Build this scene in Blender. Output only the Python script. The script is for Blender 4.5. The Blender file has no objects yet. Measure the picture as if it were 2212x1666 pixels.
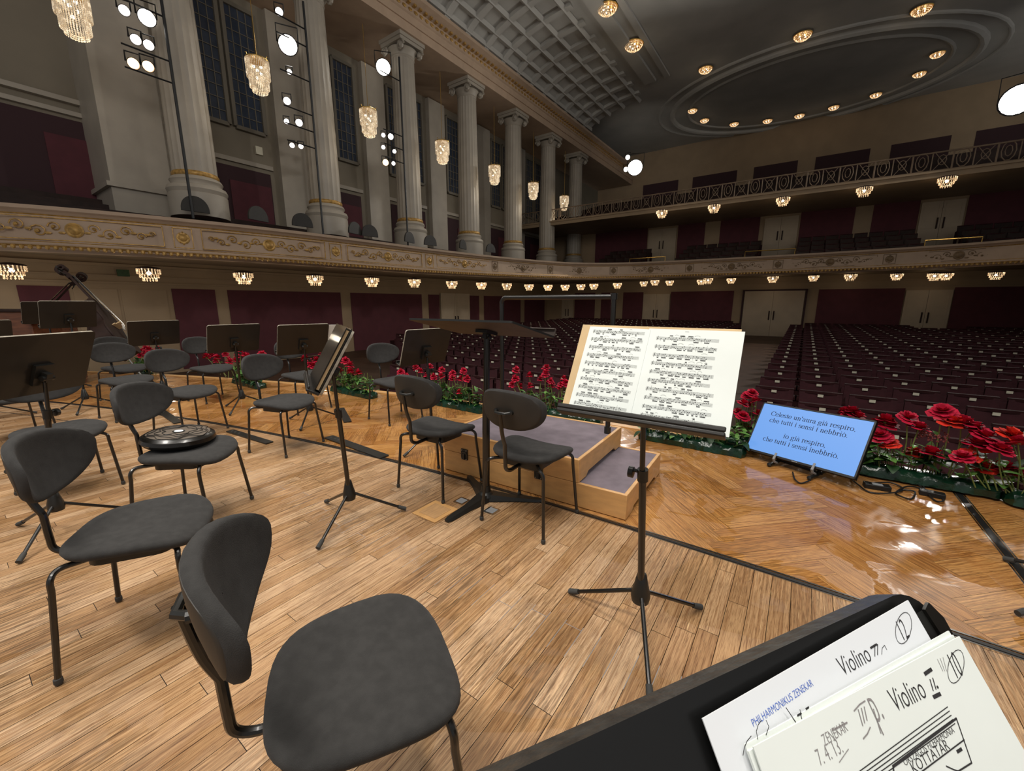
import bpy, bmesh, math, random
from mathutils import Vector, Matrix
R = random.Random(7)
C = bpy.context.scene.collection
SC = bpy.context.scene
# ------------------------------------------------------------------ camera
IW, IH, FPX, PITCH, HEYE = 2212, 1666, 880.0, math.atan(178/880.0), 1.33
cam_d = bpy.data.cameras.new('camera'); cam = bpy.data.objects.new('camera', cam_d); C.objects.link(cam)
cam_d.sensor_width = 36; cam_d.lens = 36*FPX/IW; cam_d.clip_start = 0.02; cam_d.clip_end = 200
cam.location = (0, 0, HEYE); cam.rotation_euler = (math.pi/2 - PITCH, 0, 0)
SC.camera = cam
# hall axis (towards the audience) in plan, and the direction to the hall's left
AX = Vector((0.57683, 0.81686, 0)); NX = Vector((-0.81686, 0.57683, 0)); UP = Vector((0, 0, 1))
N0 = 1.67                                    # the hall's centre line
def hw(n, s, z): return NX*n + AX*s + UP*z
def ray(x, y):
    r = (x-IW/2)/FPX; u = (IH/2-y)/FPX; c, s = math.cos(PITCH), math.sin(PITCH)
    return Vector((r, c+u*s, u*c-s))
def at_z(x, y, z=0.0):
    d = ray(x, y); return Vector((0, 0, HEYE)) + d*((z-HEYE)/d.z)
def at_n(x, y, n):
    d = ray(x, y); return Vector((0, 0, HEYE)) + d*(n/d.dot(NX))
def at_s(x, y, s):
    d = ray(x, y); return Vector((0, 0, HEYE)) + d*(s/d.dot(AX))
def nsz(p): return p.dot(NX), p.dot(AX), p.z
# ------------------------------------------------------------------ world, big lights, exposure
SC.view_settings.view_transform = 'Standard'; SC.view_settings.look = 'None'
SC.view_settings.gamma = 1; SC.view_settings.use_curve_mapping = False; SC.view_settings.exposure = 0.0
SC.cycles.use_denoising = True
SC.cycles.max_bounces = 6; SC.cycles.diffuse_bounces = 3; SC.cycles.glossy_bounces = 3
SC.cycles.sample_clamp_indirect = 4.0
w = bpy.data.worlds.new('hall_air'); SC.world = w; w.use_nodes = True
w.node_tree.nodes['Background'].inputs[0].default_value = (0.98, 0.97, 0.96, 1)
w.node_tree.nodes['Background'].inputs[1].default_value = 0.30
def area(name, loc, target, size, power, col=(1, .945, .87), spread=120):
    l = bpy.data.lights.new(name, 'AREA'); l.shape = 'RECTANGLE'; l.size, l.size_y = size
    l.energy = power; l.color = col; l.spread = math.radians(spread)
    o = bpy.data.objects.new(name, l); C.objects.link(o); o.location = loc
    o.rotation_euler = (Vector(target)-Vector(loc)).to_track_quat('-Z', 'Y').to_euler()
    return o
# stage ceiling light rigs over the orchestra (above the frame)
area('stage_rig_light', hw(1.7, -2.2, 8.6), hw(1.9, 0.9, 0), (7, .9), 195, spread=95)
area('stage_rig_light', hw(1.7, 2.2, 9.4), hw(1.9, 1.6, 0), (8, .6), 130, spread=90)
area('stage_rig_light', hw(6.5, 0.2, 8.4), hw(6.0, 1.2, 0), (3, .8), 80, spread=90)
# unseen fill light added behind the orchestra to lift the dim upper hall
area('hall_fill_light', hw(-8, -3.5, 10.5), hw(15, 11, 11), (10, 5), 430, (1, .97, .94), spread=115)
# ------------------------------------------------------------------ materials
def lin(c):
    if isinstance(c, str): c = tuple(int(c[i:i+2], 16)/255 for i in (0, 2, 4))
    return tuple(x/12.92 if x <= .04045 else ((x+.055)/1.055)**2.4 for x in c) + (1,)
MATS = {}
def mat(name, col, rough=.6, metal=0.0, var=.0, vscale=8.0, bump=0.0, bscale=60.0, spec=.5, emit=None, estr=0.0, coat=0.0, vcol=None, stretch=None, sheen=0.0):
    m = bpy.data.materials.new(name); m.use_nodes = True; nt = m.node_tree; N, L = nt.nodes, nt.links
    b = N['Principled BSDF']; c = lin(col)
    b.inputs['Base Color'].default_value = c; b.inputs['Roughness'].default_value = rough
    b.inputs['Metallic'].default_value = metal; b.inputs['Specular IOR Level'].default_value = spec
    b.inputs['Coat Weight'].default_value = coat; b.inputs['Coat Roughness'].default_value = .08
    b.inputs['Sheen Weight'].default_value = sheen
    if emit: b.inputs['Emission Color'].default_value = lin(emit); b.inputs['Emission Strength'].default_value = estr
    tc = N.new('ShaderNodeTexCoord'); src = tc.outputs['Object']
    if stretch:
        mp = N.new('ShaderNodeMapping'); mp.inputs['Scale'].default_value = stretch; L.new(src, mp.inputs[0]); src = mp.outputs[0]
    if var:
        n = N.new('ShaderNodeTexNoise'); n.inputs['Scale'].default_value = vscale; n.inputs['Detail'].default_value = 4; L.new(src, n.inputs['Vector'])
        mx = N.new('ShaderNodeMix'); mx.data_type = 'RGBA'
        c2 = lin(vcol) if vcol else tuple(x*(1-var) for x in c[:3])+(1,)
        c1 = c if vcol else tuple(min(1, x*(1+var)) for x in c[:3])+(1,)
        mx.inputs['A'].default_value = c1; mx.inputs['B'].default_value = c2
        rm = N.new('ShaderNodeMapRange'); rm.inputs[1].default_value = .35; rm.inputs[2].default_value = .65
        L.new(n.outputs[0], rm.inputs[0]); L.new(rm.outputs[0], mx.inputs['Factor']); L.new(mx.outputs['Result'], b.inputs['Base Color'])
    if bump:
        n = N.new('ShaderNodeTexNoise'); n.inputs['Scale'].default_value = bscale; n.inputs['Detail'].default_value = 3; L.new(src, n.inputs['Vector'])
        bp = N.new('ShaderNodeBump'); bp.inputs['Strength'].default_value = bump; bp.inputs['Distance'].default_value = .01
        L.new(n.outputs[0], bp.inputs['Height']); L.new(bp.outputs[0], b.inputs['Normal'])
    MATS[name] = m; return m
def wood_floor(name, ramp, dirt, gloss, wear, tone):
    """boards: tint per board from the corner attribute, grain along the board's UV, worn varnish patches that change the gloss"""
    m = bpy.data.materials.new(name); m.use_nodes = True; nt = m.node_tree; N, L = nt.nodes, nt.links; b = N['Principled BSDF']
    at = N.new('ShaderNodeAttribute'); at.attribute_name = 'tint'; uv = N.new('ShaderNodeUVMap'); uv.uv_map = 'grain'
    cr = N.new('ShaderNodeValToRGB'); el = cr.color_ramp.elements
    while len(el) < len(ramp): el.new(.5)
    for i, c in enumerate(ramp): el[i].position = i/(len(ramp)-1); el[i].color = lin(c)
    L.new(at.outputs['Fac'], cr.inputs[0])
    def noise(scale, sx, sy, src, detail=4, dist=0.0):
        mp = N.new('ShaderNodeMapping'); mp.inputs['Scale'].default_value = (sx, sy, 1); L.new(src, mp.inputs[0])
        n = N.new('ShaderNodeTexNoise'); n.inputs['Scale'].default_value = scale; n.inputs['Detail'].default_value = detail; n.inputs['Distortion'].default_value = dist
        L.new(mp.outputs[0], n.inputs['Vector']); return n.outputs[0]
    def rng(v, a, c, lo=0., hi=1.):
        r = N.new('ShaderNodeMapRange'); r.inputs[1].default_value = a; r.inputs[2].default_value = c; r.inputs[3].default_value = lo; r.inputs[4].default_value = hi
        L.new(v, r.inputs[0]); return r.outputs[0]
    def mix(mode, fac, A, B):
        x = N.new('ShaderNodeMix'); x.data_type = 'RGBA'; x.blend_type = mode
        if isinstance(fac, float): x.inputs['Factor'].default_value = fac
        else: L.new(fac, x.inputs['Factor'])
        for s, v in (('A', A), ('B', B)):
            if isinstance(v, tuple): x.inputs[s].default_value = v
            else: L.new(v, x.inputs[s])
        return x.outputs['Result']
    def mul(a, c):
        x = N.new('ShaderNodeMath'); x.operation = 'MULTIPLY'; L.new(a, x.inputs[0])
        if isinstance(c, float): x.inputs[1].default_value = c
        else: L.new(c, x.inputs[1])
        return x.outputs[0]
    U = uv.outputs[0]; tc = N.new('ShaderNodeTexCoord'); O = tc.outputs['Object']
    grain = noise(4, .55, 26, U, 3); fine = noise(14, .9, 26, U, 3)
    col = mix('MULTIPLY', rng(grain, .44, .68, 0, .6), cr.outputs[0], lin(tone))
    col = mix('MULTIPLY', rng(fine, .48, .68, 0, .65), col, lin('8a6444'))
    big = noise(1.1, 1, 1, O, 4, .4); mid = noise(5, 1, 1, O, 4, .8); streak = noise(8, .8, 14, U, 4)
    dirtm = mul(mul(rng(big, .40, .62), rng(streak, .44, .58)), dirt)
    col = mix('MIX', dirtm, col, lin('2e2316'))
    scr = noise(12, .5, 16, U, 2, 0); scm = mul(mul(rng(scr, .64, .70), rng(mid, .5, .62)), wear)
    col = mix('MIX', scm, col, lin('ecc894'))
    pores = mul(rng(noise(30, .9, 11, U, 2), .58, .66), rng(mid, .40, .58, .25, 1)); col = mix('MIX', mul(pores, .55), col, lin('4a3420'))
    L.new(col, b.inputs['Base Color'])
    pm = noise(2.3, 1, 1, O, 4, 1.2); ro = rng(pm, .47, .50, gloss[0], gloss[1])
    L.new(ro, b.inputs['Roughness']); b.inputs['Specular IOR Level'].default_value = .5
    wv = noise(3.2, 1, 1, O, 2, .5); bp = N.new('ShaderNodeBump'); bp.inputs['Strength'].default_value = .35; bp.inputs['Distance'].default_value = .004
    L.new(wv, bp.inputs['Height']); bp2 = N.new('ShaderNodeBump'); bp2.inputs['Strength'].default_value = .06; bp2.inputs['Distance'].default_value = .002
    L.new(grain, bp2.inputs['Height']); L.new(bp.outputs[0], bp2.inputs['Normal']); L.new(bp2.outputs[0], b.inputs['Normal'])
    MATS[name] = m; return m
wood_floor('strip_oak', ['a27c54', 'b58f65', 'c09b72', 'cdac87', 'ab855c'], .6, (.27, .5), .7, 'a88660')
wood_floor('chevron_oak', ['a26f3a', 'b88348', 'c69356', 'ac7840', 'be8a4e'], .45, (.09, .45), .3, '9a7048')
mat('fabric', '363534', .95, var=.12, vscale=30, bump=.25, bscale=500, spec=.2, sheen=.05)
mat('shell', '302d29', .55, var=.1, vscale=12, spec=.4)
mat('black_tube', '14120f', .28, spec=.55, coat=.3)
mat('chrome', 'c8c8c4', .2, metal=1.0)
mat('rubber', '3a3a38', .8)
mat('black_metal', '1a1a18', .4, var=.15, vscale=20, spec=.5)
mat('desk_board', '1d1b18', .5, var=.18, vscale=5, spec=.45, coat=.15)
mat('desk_edge', '8f887a', .5, var=.25, vscale=40)
mat('desk_under', '3c312b', .6, var=.2, vscale=8)
mat('podium_wood', 'c89960', .45, var=.09, vscale=3, stretch=(1.5, 4, 9), bump=.03, bscale=30); mat('hatch_wood', 'b58d60', .5, var=.15, vscale=6, stretch=(2, 14, 1)); mat('gilt_shaded', '7a6244', .6, var=.2, vscale=10)
mat('podium_carpet', '756b73', .95, var=.12, vscale=9, bump=.3, bscale=260)
mat('rail_bronze', '85705a', .6, var=.15, vscale=6); mat('dark_gap', '120d08', .9)
mat('paper', 'e2e8e4', .8, var=.03, vscale=6); mat('paper_blue', 'e2e6ea', .8); mat('ink', '2b2a2c', .8); mat('ink_blue', '3f66c4', .8)
mat('ink_red', 'c23028', .8); mat('kraft', 'c9ad82', .75, var=.1, vscale=6); mat('ink_grey', '8c8888', .8)
mat('petal', 'a20e2c', .6, var=.28, vscale=30, vcol='c4163c', spec=.3); mat('petal_orange', 'd02a18', .6, var=.2, vscale=30)
mat('berry', '7a3a38', .8, var=.3, vscale=60)
mat('leaf', '3f6a2c', .45, var=.35, vscale=14, vcol='6a9448', spec=.4); mat('leaf_dark', '22401f', .5, var=.3, vscale=14)
mat('stem', '6f7a3e', .6); mat('foil', '0f2e1e', .22, var=.35, vscale=9, bump=.9, bscale=14, spec=.6); mat('foil_yellow', 'b9b02a', .35, bump=.5, bscale=20)
mat('screen_bezel', '141416', .35); mat('screen', '0a1020', .3, emit='6fa4ec', estr=1.0); mat('screen_ink', '10182a', .6, emit='1c2c4c', estr=.6)
mat('grey_clip', '8a8c8e', .5); mat('cable', '0e0e0e', .5)
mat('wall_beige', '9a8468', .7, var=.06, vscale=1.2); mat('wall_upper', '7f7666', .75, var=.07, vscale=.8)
mat('stone', 'a39a8c', .5, var=.06, vscale=1.5); mat('parapet', 'b59c84', .6, var=.06, vscale=2)
mat('gilt', 'b08a4a', .45, metal=.35, var=.3, vscale=12); mat('maroon', '55282f', .85, var=.08, vscale=3); mat('maroon_dark', '3a2327', .85)
mat('door_beige', 'b3a28a', .6, var=.04, vscale=2); mat('dark_wood', '2a1a14', .6, var=.2, vscale=6, spec=.25)
mat('board_rim', '2b2a28', .4, var=.3, vscale=60, vcol='3a3936', bump=.2, bscale=80)
mat('ceiling_paint', 'b0ada6', .8, var=.07, vscale=.7); mat('coffer', '5c5850', .8, var=.1, vscale=2)
mat('seat_cloth', '421c22', .9, var=.15, vscale=10); mat('seat_wood', '33191a', .8, var=.2, vscale=10, spec=.15); mat('chest_wood', '6b4028', .5, var=.25, vscale=4, stretch=(1, 8, 8)); mat('board_black', '0f0f0f', .35); mat('plate', 'd8d2bc', .6)
mat('parterre', '4a3426', .6, var=.2, vscale=2); mat('pane', '3a4250', .15, spec=.6, var=.15, vscale=3); mat('window_frame', '6e675a', .6)
mat('brass', 'c09a50', .35, metal=.9); mat('lamp_case', '101012', .5)
def crystal(name, col, s0, s1, scale):
    m = mat(name, col, .3); nt = m.node_tree; N, L = nt.nodes, nt.links; b = N['Principled BSDF']
    tc = N.new('ShaderNodeTexCoord'); v = N.new('ShaderNodeTexVoronoi'); v.inputs['Scale'].default_value = scale; L.new(tc.outputs['Object'], v.inputs['Vector'])
    sp = N.new('ShaderNodeSeparateColor'); L.new(v.outputs['Color'], sp.inputs[0])
    pw = N.new('ShaderNodeMath'); pw.operation = 'POWER'; L.new(sp.outputs[0], pw.inputs[0]); pw.inputs[1].default_value = 3
    mr = N.new('ShaderNodeMapRange'); mr.inputs[3].default_value = s0; mr.inputs[4].default_value = s1; L.new(pw.outputs[0], mr.inputs[0])
    b.inputs['Emission Color'].default_value = lin(col); L.new(mr.outputs[0], b.inputs['Emission Strength'])
crystal('crystal', 'efdfc4', .04, .85, 11); crystal('crystal_warm', 'ffdcae', .10, 2.2, 14)
mat('bulb', 'fff0d0', .5, emit='fff0d4', estr=4)
mat('lens_white', 'ffffff', .5, emit='fffaf0', estr=45); mat('lens_small', 'ffffff', .5, emit='fff4ec', estr=7); mat('lens_amber', 'ffe0b0', .5, emit='ffc890', estr=7)
mat('lens_key', 'ffffff', .5, emit='fffaf2', estr=330)
mat('taupe_reflection', '6c6258', .35, var=.2, vscale=8, coat=.3)
# ------------------------------------------------------------------ mesh helpers
def basis(o, u, v, n):
    M = Matrix.Identity(4)
    for i, a in enumerate((u, v, n)):
        for j in range(3): M[j][i] = a[j]
    for j in range(3): M[j][3] = o[j]
    return M
HALL = basis((0, 0, 0), NX, AX, UP)              # (n, s, z) -> world   (left-handed: faces are re-oriented on build)
class MB:
    def __init__(s, M=None): s.v, s.f, s.m, s.uv, s.t, s.M = [], [], [], [], [], M
    def pt(s, p):
        p = Vector(p); s.v.append(s.M @ p if s.M else p); return len(s.v)-1
    def face(s, ids, mi=0, uv=None, tint=0.0): s.f.append(ids); s.m.append(mi); s.uv.append(uv); s.t.append(tint)
    def poly(s, pts, mi=0, uv=None, tint=0.0): s.face([s.pt(p) for p in pts], mi, uv, tint)
    def box(s, c, d, mi=0, M=None):
        c = Vector(c); i = []
        for x in (-1, 1):
            for y in (-1, 1):
                for z in (-1, 1):
                    p = Vector((x*d[0]/2, y*d[1]/2, z*d[2]/2)); p = (M @ p if M else p) + c; i.append(s.pt(p))
        for q in ((0, 1, 3, 2), (4, 6, 7, 5), (0, 4, 5, 1), (2, 3, 7, 6), (0, 2, 6, 4), (1, 5, 7, 3)): s.face([i[k] for k in q], mi)
    def bx(s, x0, x1, y0, y1, z0, z1, mi=0): s.box(((x0+x1)/2, (y0+y1)/2, (z0+z1)/2), (x1-x0, y1-y0, z1-z0), mi)
    def rings(s, rs, mi=0, caps=True, closed=False):
        k = len(rs[0]); ids = [[s.pt(p) for p in r] for r in rs]
        for a in range(len(ids)-1 + (1 if closed else 0)):
            A, B = ids[a], ids[(a+1) % len(ids)]
            for j in range(k): s.face([A[j], A[(j+1) % k], B[(j+1) % k], B[j]], mi)
        if caps and not closed: s.face(ids[0][::-1], mi); s.face(ids[-1], mi)
    def tube(s, pts, r, k=8, mi=0, caps=True, closed=False):
        pts = [Vector(p) for p in pts]; n = len(pts); rs = []; ref = None
        for i, p in enumerate(pts):
            a = pts[(i-1) % n] if closed or i else p; b = pts[(i+1) % n] if closed or i < n-1 else p
            t = (b-a).normalized()
            if ref is None: ref = t.orthogonal().normalized()
            ref = (ref - t*ref.dot(t)); ref = ref.normalized() if ref.length > 1e-6 else t.orthogonal().normalized()
            q = t.cross(ref); rr = r[i] if isinstance(r, (list, tuple)) else r
            rs.append([p + (ref*math.cos(2*math.pi*j/k) + q*math.sin(2*math.pi*j/k))*rr for j in range(k)])
        s.rings(rs, mi, caps, closed)
    def lathe(s, prof, k=16, o=(0, 0, 0), M=None, mi=0, caps=True, mod=None):
        o = Vector(o); rs = []
        for r, z in prof:
            ring = []
            for j in range(k):
                a = 2*math.pi*j/k; rr = r*(mod(a, z) if mod else 1); p = Vector((rr*math.cos(a), rr*math.sin(a), z))
                ring.append((M @ p if M else p)+o)
            rs.append(ring)
        s.rings(rs, mi, caps)
    def prism(s, out, a, b, mi=0, M=None, side=None):
        """outline in xy between z=a and z=b"""
        k = len(out); f = lambda x, y, z: (M @ Vector((x, y, z)) if M else Vector((x, y, z)))
        A = [s.pt(f(x, y, a)) for x, y in out]; B = [s.pt(f(x, y, b)) for x, y in out]
        s.face(A[::-1], mi); s.face(B, mi)
        for j in range(k): s.face([A[j], A[(j+1) % k], B[(j+1) % k], B[j]], mi if side is None else side)
    def ball(s, c, r, k=8, mi=0, sq=(1, 1, 1)):
        c = Vector(c); h = max(3, k//2)
        s.rings([[c+Vector((r*sq[0]*math.sin(math.pi*(i+.02)/(h+.04))*math.cos(2*math.pi*j/k), r*sq[1]*math.sin(math.pi*(i+.02)/(h+.04))*math.sin(2*math.pi*j/k), r*sq[2]*math.cos(math.pi*i/h))) for j in range(k)] for i in range(h+1)], mi)
    def surf(s, g, mi=0):
        ids = [[s.pt(p) for p in row] for row in g]
        for i in range(len(ids)-1):
            for j in range(len(ids[0])-1): s.face([ids[i][j], ids[i][j+1], ids[i+1][j+1], ids[i+1][j]], mi)
    def stroke(s, pts, wdt, z=0.0, mi=1, M=None):
        """flat pen line in the xy plane"""
        for a, b in zip(pts[:-1], pts[1:]):
            d = Vector((b[0]-a[0], b[1]-a[1])); l = d.length
            if l < 1e-9: continue
            wd = wdt(d/l) if callable(wdt) else wdt; nx, ny = -d.y/l*wd/2, d.x/l*wd/2; ex, ey = d.x/l*wd*.25, d.y/l*wd*.25
            q = [(a[0]+nx-ex, a[1]+ny-ey, z), (a[0]-nx-ex, a[1]-ny-ey, z), (b[0]-nx+ex, b[1]-ny+ey, z), (b[0]+nx+ex, b[1]+ny+ey, z)]
            s.poly([(M @ Vector(p) if M else p) for p in q], mi)
    def build(s, name, mats, parent=None, loc=None, smooth=35, fix=True, bevel=0):
        me = bpy.data.meshes.new(name); me.from_pydata([tuple(p) for p in s.v], [], s.f)
        mats = [mats] if isinstance(mats, str) else mats
        for q in mats: me.materials.append(MATS[q])
        me.polygons.foreach_set('material_index', s.m)
        if any(u is not None for u in s.uv):
            me.uv_layers.new(name='grain'); me.color_attributes.new('tint', 'FLOAT_COLOR', 'CORNER'); ul, ca = me.uv_layers['grain'], me.color_attributes['tint']
            for p, u, t in zip(me.polygons, s.uv, s.t):
                for k, li in enumerate(p.loop_indices):
                    if u: ul.data[li].uv = u[k]
                    ca.data[li].color = (t, t, t, 1)
        if fix:
            bm = bmesh.new(); bm.from_mesh(me); bmesh.ops.recalc_face_normals(bm, faces=bm.faces); bm.to_mesh(me); bm.free()
        if smooth:
            me.polygons.foreach_set('use_smooth', [True]*len(me.polygons)); me.set_sharp_from_angle(angle=math.radians(smooth))
        o = bpy.data.objects.new(name, me); C.objects.link(o)
        if parent: o.parent = parent
        if loc is not None: o.location = loc
        if bevel:
            b = o.modifiers.new('soft_edges', 'BEVEL'); b.width = bevel; b.segments = 2; b.limit_method = 'ANGLE'
        return o
def tag(o, label=None, cat=None, group=None, kind=None):
    for k, v in (('label', label), ('category', cat), ('group', group), ('kind', kind)):
        if v: o[k] = v
    return o
def empty(name, loc, rz=0, label=None, cat=None, group=None):
    o = bpy.data.objects.new(name, None); C.objects.link(o); o.location = loc; o.rotation_euler = (0, 0, rz); o.empty_display_size = .1
    return tag(o, label, cat, group)
def copy_tree(o, parent=None):
    c = o.copy(); C.objects.link(c); c.parent = parent
    for ch in KIDS(o): copy_tree(ch, c)
    return c
def KIDS(o): return [x for x in C.objects if x.parent == o]
def arc(cx, cy, r, a0, a1, k=6, ry=None):
    ry = r if ry is None else ry
    return [(cx+r*math.cos(math.radians(a0+(a1-a0)*i/k)), cy+ry*math.sin(math.radians(a0+(a1-a0)*i/k))) for i in range(k+1)]
def rrect(w_, h_, r, k=4):
    o = []
    for cx, cy, a in ((w_/2-r, h_/2-r, 0), (-w_/2+r, h_/2-r, 90), (-w_/2+r, -h_/2+r, 180), (w_/2-r, -h_/2+r, 270)): o += arc(cx, cy, r, a, a+90, k)
    return o
def structure(o): return tag(o, kind='structure')
def bez(p, k=12):
    """smooth path through points (Catmull-Rom)"""
    p = [Vector(q) for q in p]; q = [p[0]*2-p[1]]+p+[p[-1]*2-p[-2]]; out = []
    for i in range(1, len(q)-2):
        for j in range(k):
            t = j/k; a, b, c, d = q[i-1], q[i], q[i+1], q[i+2]
            out.append(.5*((2*b)+(c-a)*t+(2*a-5*b+4*c-d)*t*t+(3*b-a-3*c+d)*t**3))
    return out+[p[-1]]
def text_into(mb, txt, size, M, mi, shear=0.0, align='LEFT'):
    cu = bpy.data.curves.new('lettering', 'FONT'); cu.body = txt; cu.size = size; cu.shear = shear; cu.align_x = align; cu.resolution_u = 3; cu.offset = -.012
    o = bpy.data.objects.new('lettering', cu); C.objects.link(o); dg = bpy.context.evaluated_depsgraph_get(); e = o.evaluated_get(dg); me = e.to_mesh()
    ids = [mb.pt(M @ v.co) for v in me.vertices]
    for p in me.polygons: mb.face([ids[i] for i in p.vertices], mi)
    e.to_mesh_clear(); bpy.data.objects.remove(o); bpy.data.curves.remove(cu)
# ------------------------------------------------------------------ the stage
def s_rail(n): return 2.245-(n-.3)**2/44
def s_edge(n): return 4.2-(n-.5)**2/45
def clip(poly, f):
    out = []
    for i in range(len(poly)):
        a, b = poly[i], poly[(i+1) % len(poly)]; fa, fb = f(a[0]), f(b[0])
        if fa >= 0: out.append(a)
        if fa*fb < 0:
            t = fa/(fa-fb); out.append((tuple(a[0][k]+(b[0][k]-a[0][k])*t for k in range(2)), tuple(a[1][k]+(b[1][k]-a[1][k])*t for k in range(2))))
    return out
def board(mb, poly, n_mid, s_lo=None, s_hi=None, tint=0.0):
    if s_hi: h = s_hi(n_mid); d = (s_hi(n_mid+.1)-s_hi(n_mid-.1))/.2; poly = clip(poly, lambda p: h+d*(p[0]-n_mid)-p[1])
    if s_lo and len(poly) > 2: g = s_lo(n_mid); e = (s_lo(n_mid+.1)-s_lo(n_mid-.1))/.2; poly = clip(poly, lambda p: p[1]-g-e*(p[0]-n_mid))
    if len(poly) > 2: mb.poly([(p[0][0], p[0][1], 0) for p in poly], 0, [p[1] for p in poly], tint)
mb = MB(HALL); wd, gp_ = .078, .0011
i = 0; nn = -4.0
while nn < 12.5:
    s = -3.0 - R.random()*.8
    while s < 2.4:
        l = R.uniform(.45, 1.15); u0, v0 = R.random()*40, R.random()*40
        q = [(nn+gp_, s+gp_), (nn+wd-gp_, s+gp_), (nn+wd-gp_, s+l-gp_), (nn+gp_, s+l-gp_)]
        board(mb, [((a, b), (u0+b-s, v0+a-nn)) for a, b in q], nn+wd/2, None, s_rail, R.random())
        s += l
    nn += wd
mb.bx(-4, 12.5, -3, 1.2, -.06, -.0015, 1)
structure(mb.build('floor', ['strip_oak', 'dark_gap'], smooth=0))
mb = MB(HALL); w_, n_l = .118, 6; r2 = math.sqrt(.5)*w_            # true herringbone, zigzags running along the hall axis
rot = lambda x, y: ((x-y)*r2+.3, (x+y)*r2)
for i in range(-60, 160):
    for j in range(-140, 60):
        k = (i-j) % (2*n_l)
        if k not in (0, 2*n_l-1): continue
        cn_, cs_ = rot(i, j)
        if not (-5.2 < cn_ < 13.5 and -1.6 < cs_ < 5): continue
        e = .007; wx, wy = (n_l, 1) if k == 0 else (1, n_l)
        q = [(i+e, j+e), (i+wx-e, j+e), (i+wx-e, j+wy-e), (i+e, j+wy-e)]; u0, v0 = R.random()*40, R.random()*40
        uv = [(u0+(a-i)*w_, v0+(b-j)*w_) if k == 0 else (u0+(b-j)*w_, v0+(a-i)*w_) for a, b in q]
        m0 = rot(i+wx/2, j+wy/2)
        board(mb, [(rot(a, b), t) for (a, b), t in zip(q, uv)], m0[0], s_rail, s_edge, R.random())
N = [-4.2+.3*i for i in range(57)]
mb.surf([[(a, s_rail(a)-.05, -.0015) for a in N], [(a, s_edge(a), -.0015) for a in N]], 1)
structure(mb.build('floor', ['chevron_oak', 'dark_gap'], smooth=0))
# joints of the stage lifts, the lip and the front wall of the stage
def strip(name, path, wid, z, mats, kinds='structure'):
    m = MB(HALL)
    for off, w2, zz, mi in wid:
        g0, g1 = [], []
        for i, p in enumerate(path):
            a = path[max(0, i-1)]; b = path[min(len(path)-1, i+1)]; d = Vector((b[0]-a[0], b[1]-a[1])).normalized(); nr = Vector((-d.y, d.x))
            g0.append((p[0]+nr.x*(off-w2/2), p[1]+nr.y*(off-w2/2))); g1.append((p[0]+nr.x*(off+w2/2), p[1]+nr.y*(off+w2/2)))
        A = [(x, y, zz) for x, y in g0]; B = [(x, y, zz) for x, y in g1]
        m.surf([[(x, y, -.002) for x, y in g0], A, B, [(x, y, -.002) for x, y in g1]], mi)
    return structure(m.build(name, mats, smooth=0))
fine_n = [-4+.25*i for i in range(65)]
strip('trim_1', [(a, s_rail(a)) for a in fine_n], [(-.008, .02, .004, 0), (.012, .01, .006, 1), (-.026, .007, .003, 1)], .004, ['cable', 'chrome'])
strip('trim_2', [(-1.045, 2.25+.1*i) for i in range(20)], [(0, .036, .004, 0), (.026, .008, .003, 1), (-.026, .008, .003, 1)], .004, ['cable', 'chrome'])
strip('trim_3', [(4.31, 2.0+.1*i) for i in range(17)], [(0, .008, .0012, 0)], .001, ['dark_gap'])
strip('trim_4', [(a, s_rail(a)-.55) for a in fine_n if 6.2 < a < 11], [(0, .012, .0012, 0)], .001, ['dark_gap'])
m = MB(HALL); g = [[], [], [], [], []]
for a in N:
    e = s_edge(a)
    for r_, (ds, z) in zip(g, ((-.002, -.002), (-.002, .012), (.12, .012), (.12, -.09), (.1, -.09))): r_.append((a, e+ds, z))
m.surf(g, 0); structure(m.build('trim_5', 'podium_wood', smooth=20))
m = MB(HALL); m.surf([[(a, s_edge(a)+.1, -1.1) for a in N], [(a, s_edge(a)+.1, -.08) for a in N]], 0)
structure(m.build('wall_stage_front', 'dark_wood'))
# ------------------------------------------------------------------ the hall: floor, walls, balcony, ceiling
def zfl(s): return -1.0+max(0, s-5)*.35/24                     # parterre floor, rising slightly to the rear
WN, WS, UN, US, CZ = 17.3, 29.5, 18.0, 30.5, 14.75             # lower wall planes, upper wall planes, ceiling height
m = MB(HALL); m.surf([[(n, s, zfl(s)) for n in (-16, WN)] for s in (2.4, 5, 29.6)]); structure(m.build('floor', 'parterre', smooth=0))
m = MB(HALL); m.bx(WN, WN+.3, -3, WS+.3, -1.1, 3.0); structure(m.build('wall_left', 'wall_beige', smooth=0))
m = MB(HALL); m.bx(-16, WN, WS, WS+.3, -1.1, 3.4); structure(m.build('wall_rear', 'wall_beige', smooth=0))
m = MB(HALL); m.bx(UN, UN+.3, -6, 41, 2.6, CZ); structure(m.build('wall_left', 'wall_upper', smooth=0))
m = MB(HALL); m.bx(-16, UN, US, US+.3, 3.4, 6.6); structure(m.build('wall_rear', 'wall_beige', smooth=0))
m = MB(HALL); m.bx(-16, UN, 40.2, 40.5, 9.0, CZ); structure(m.build('wall_rear', 'wall_beige', smooth=0))
m = MB(HALL); m.bx(-14.6, -14.3, 5, 41, -1.1, 3.5); structure(m.build('wall_right', 'wall_beige', smooth=0))
m = MB(HALL); m.bx(-15, UN, -6, 41, CZ, CZ+.2); structure(m.build('ceiling', 'ceiling_paint', smooth=0))
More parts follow.
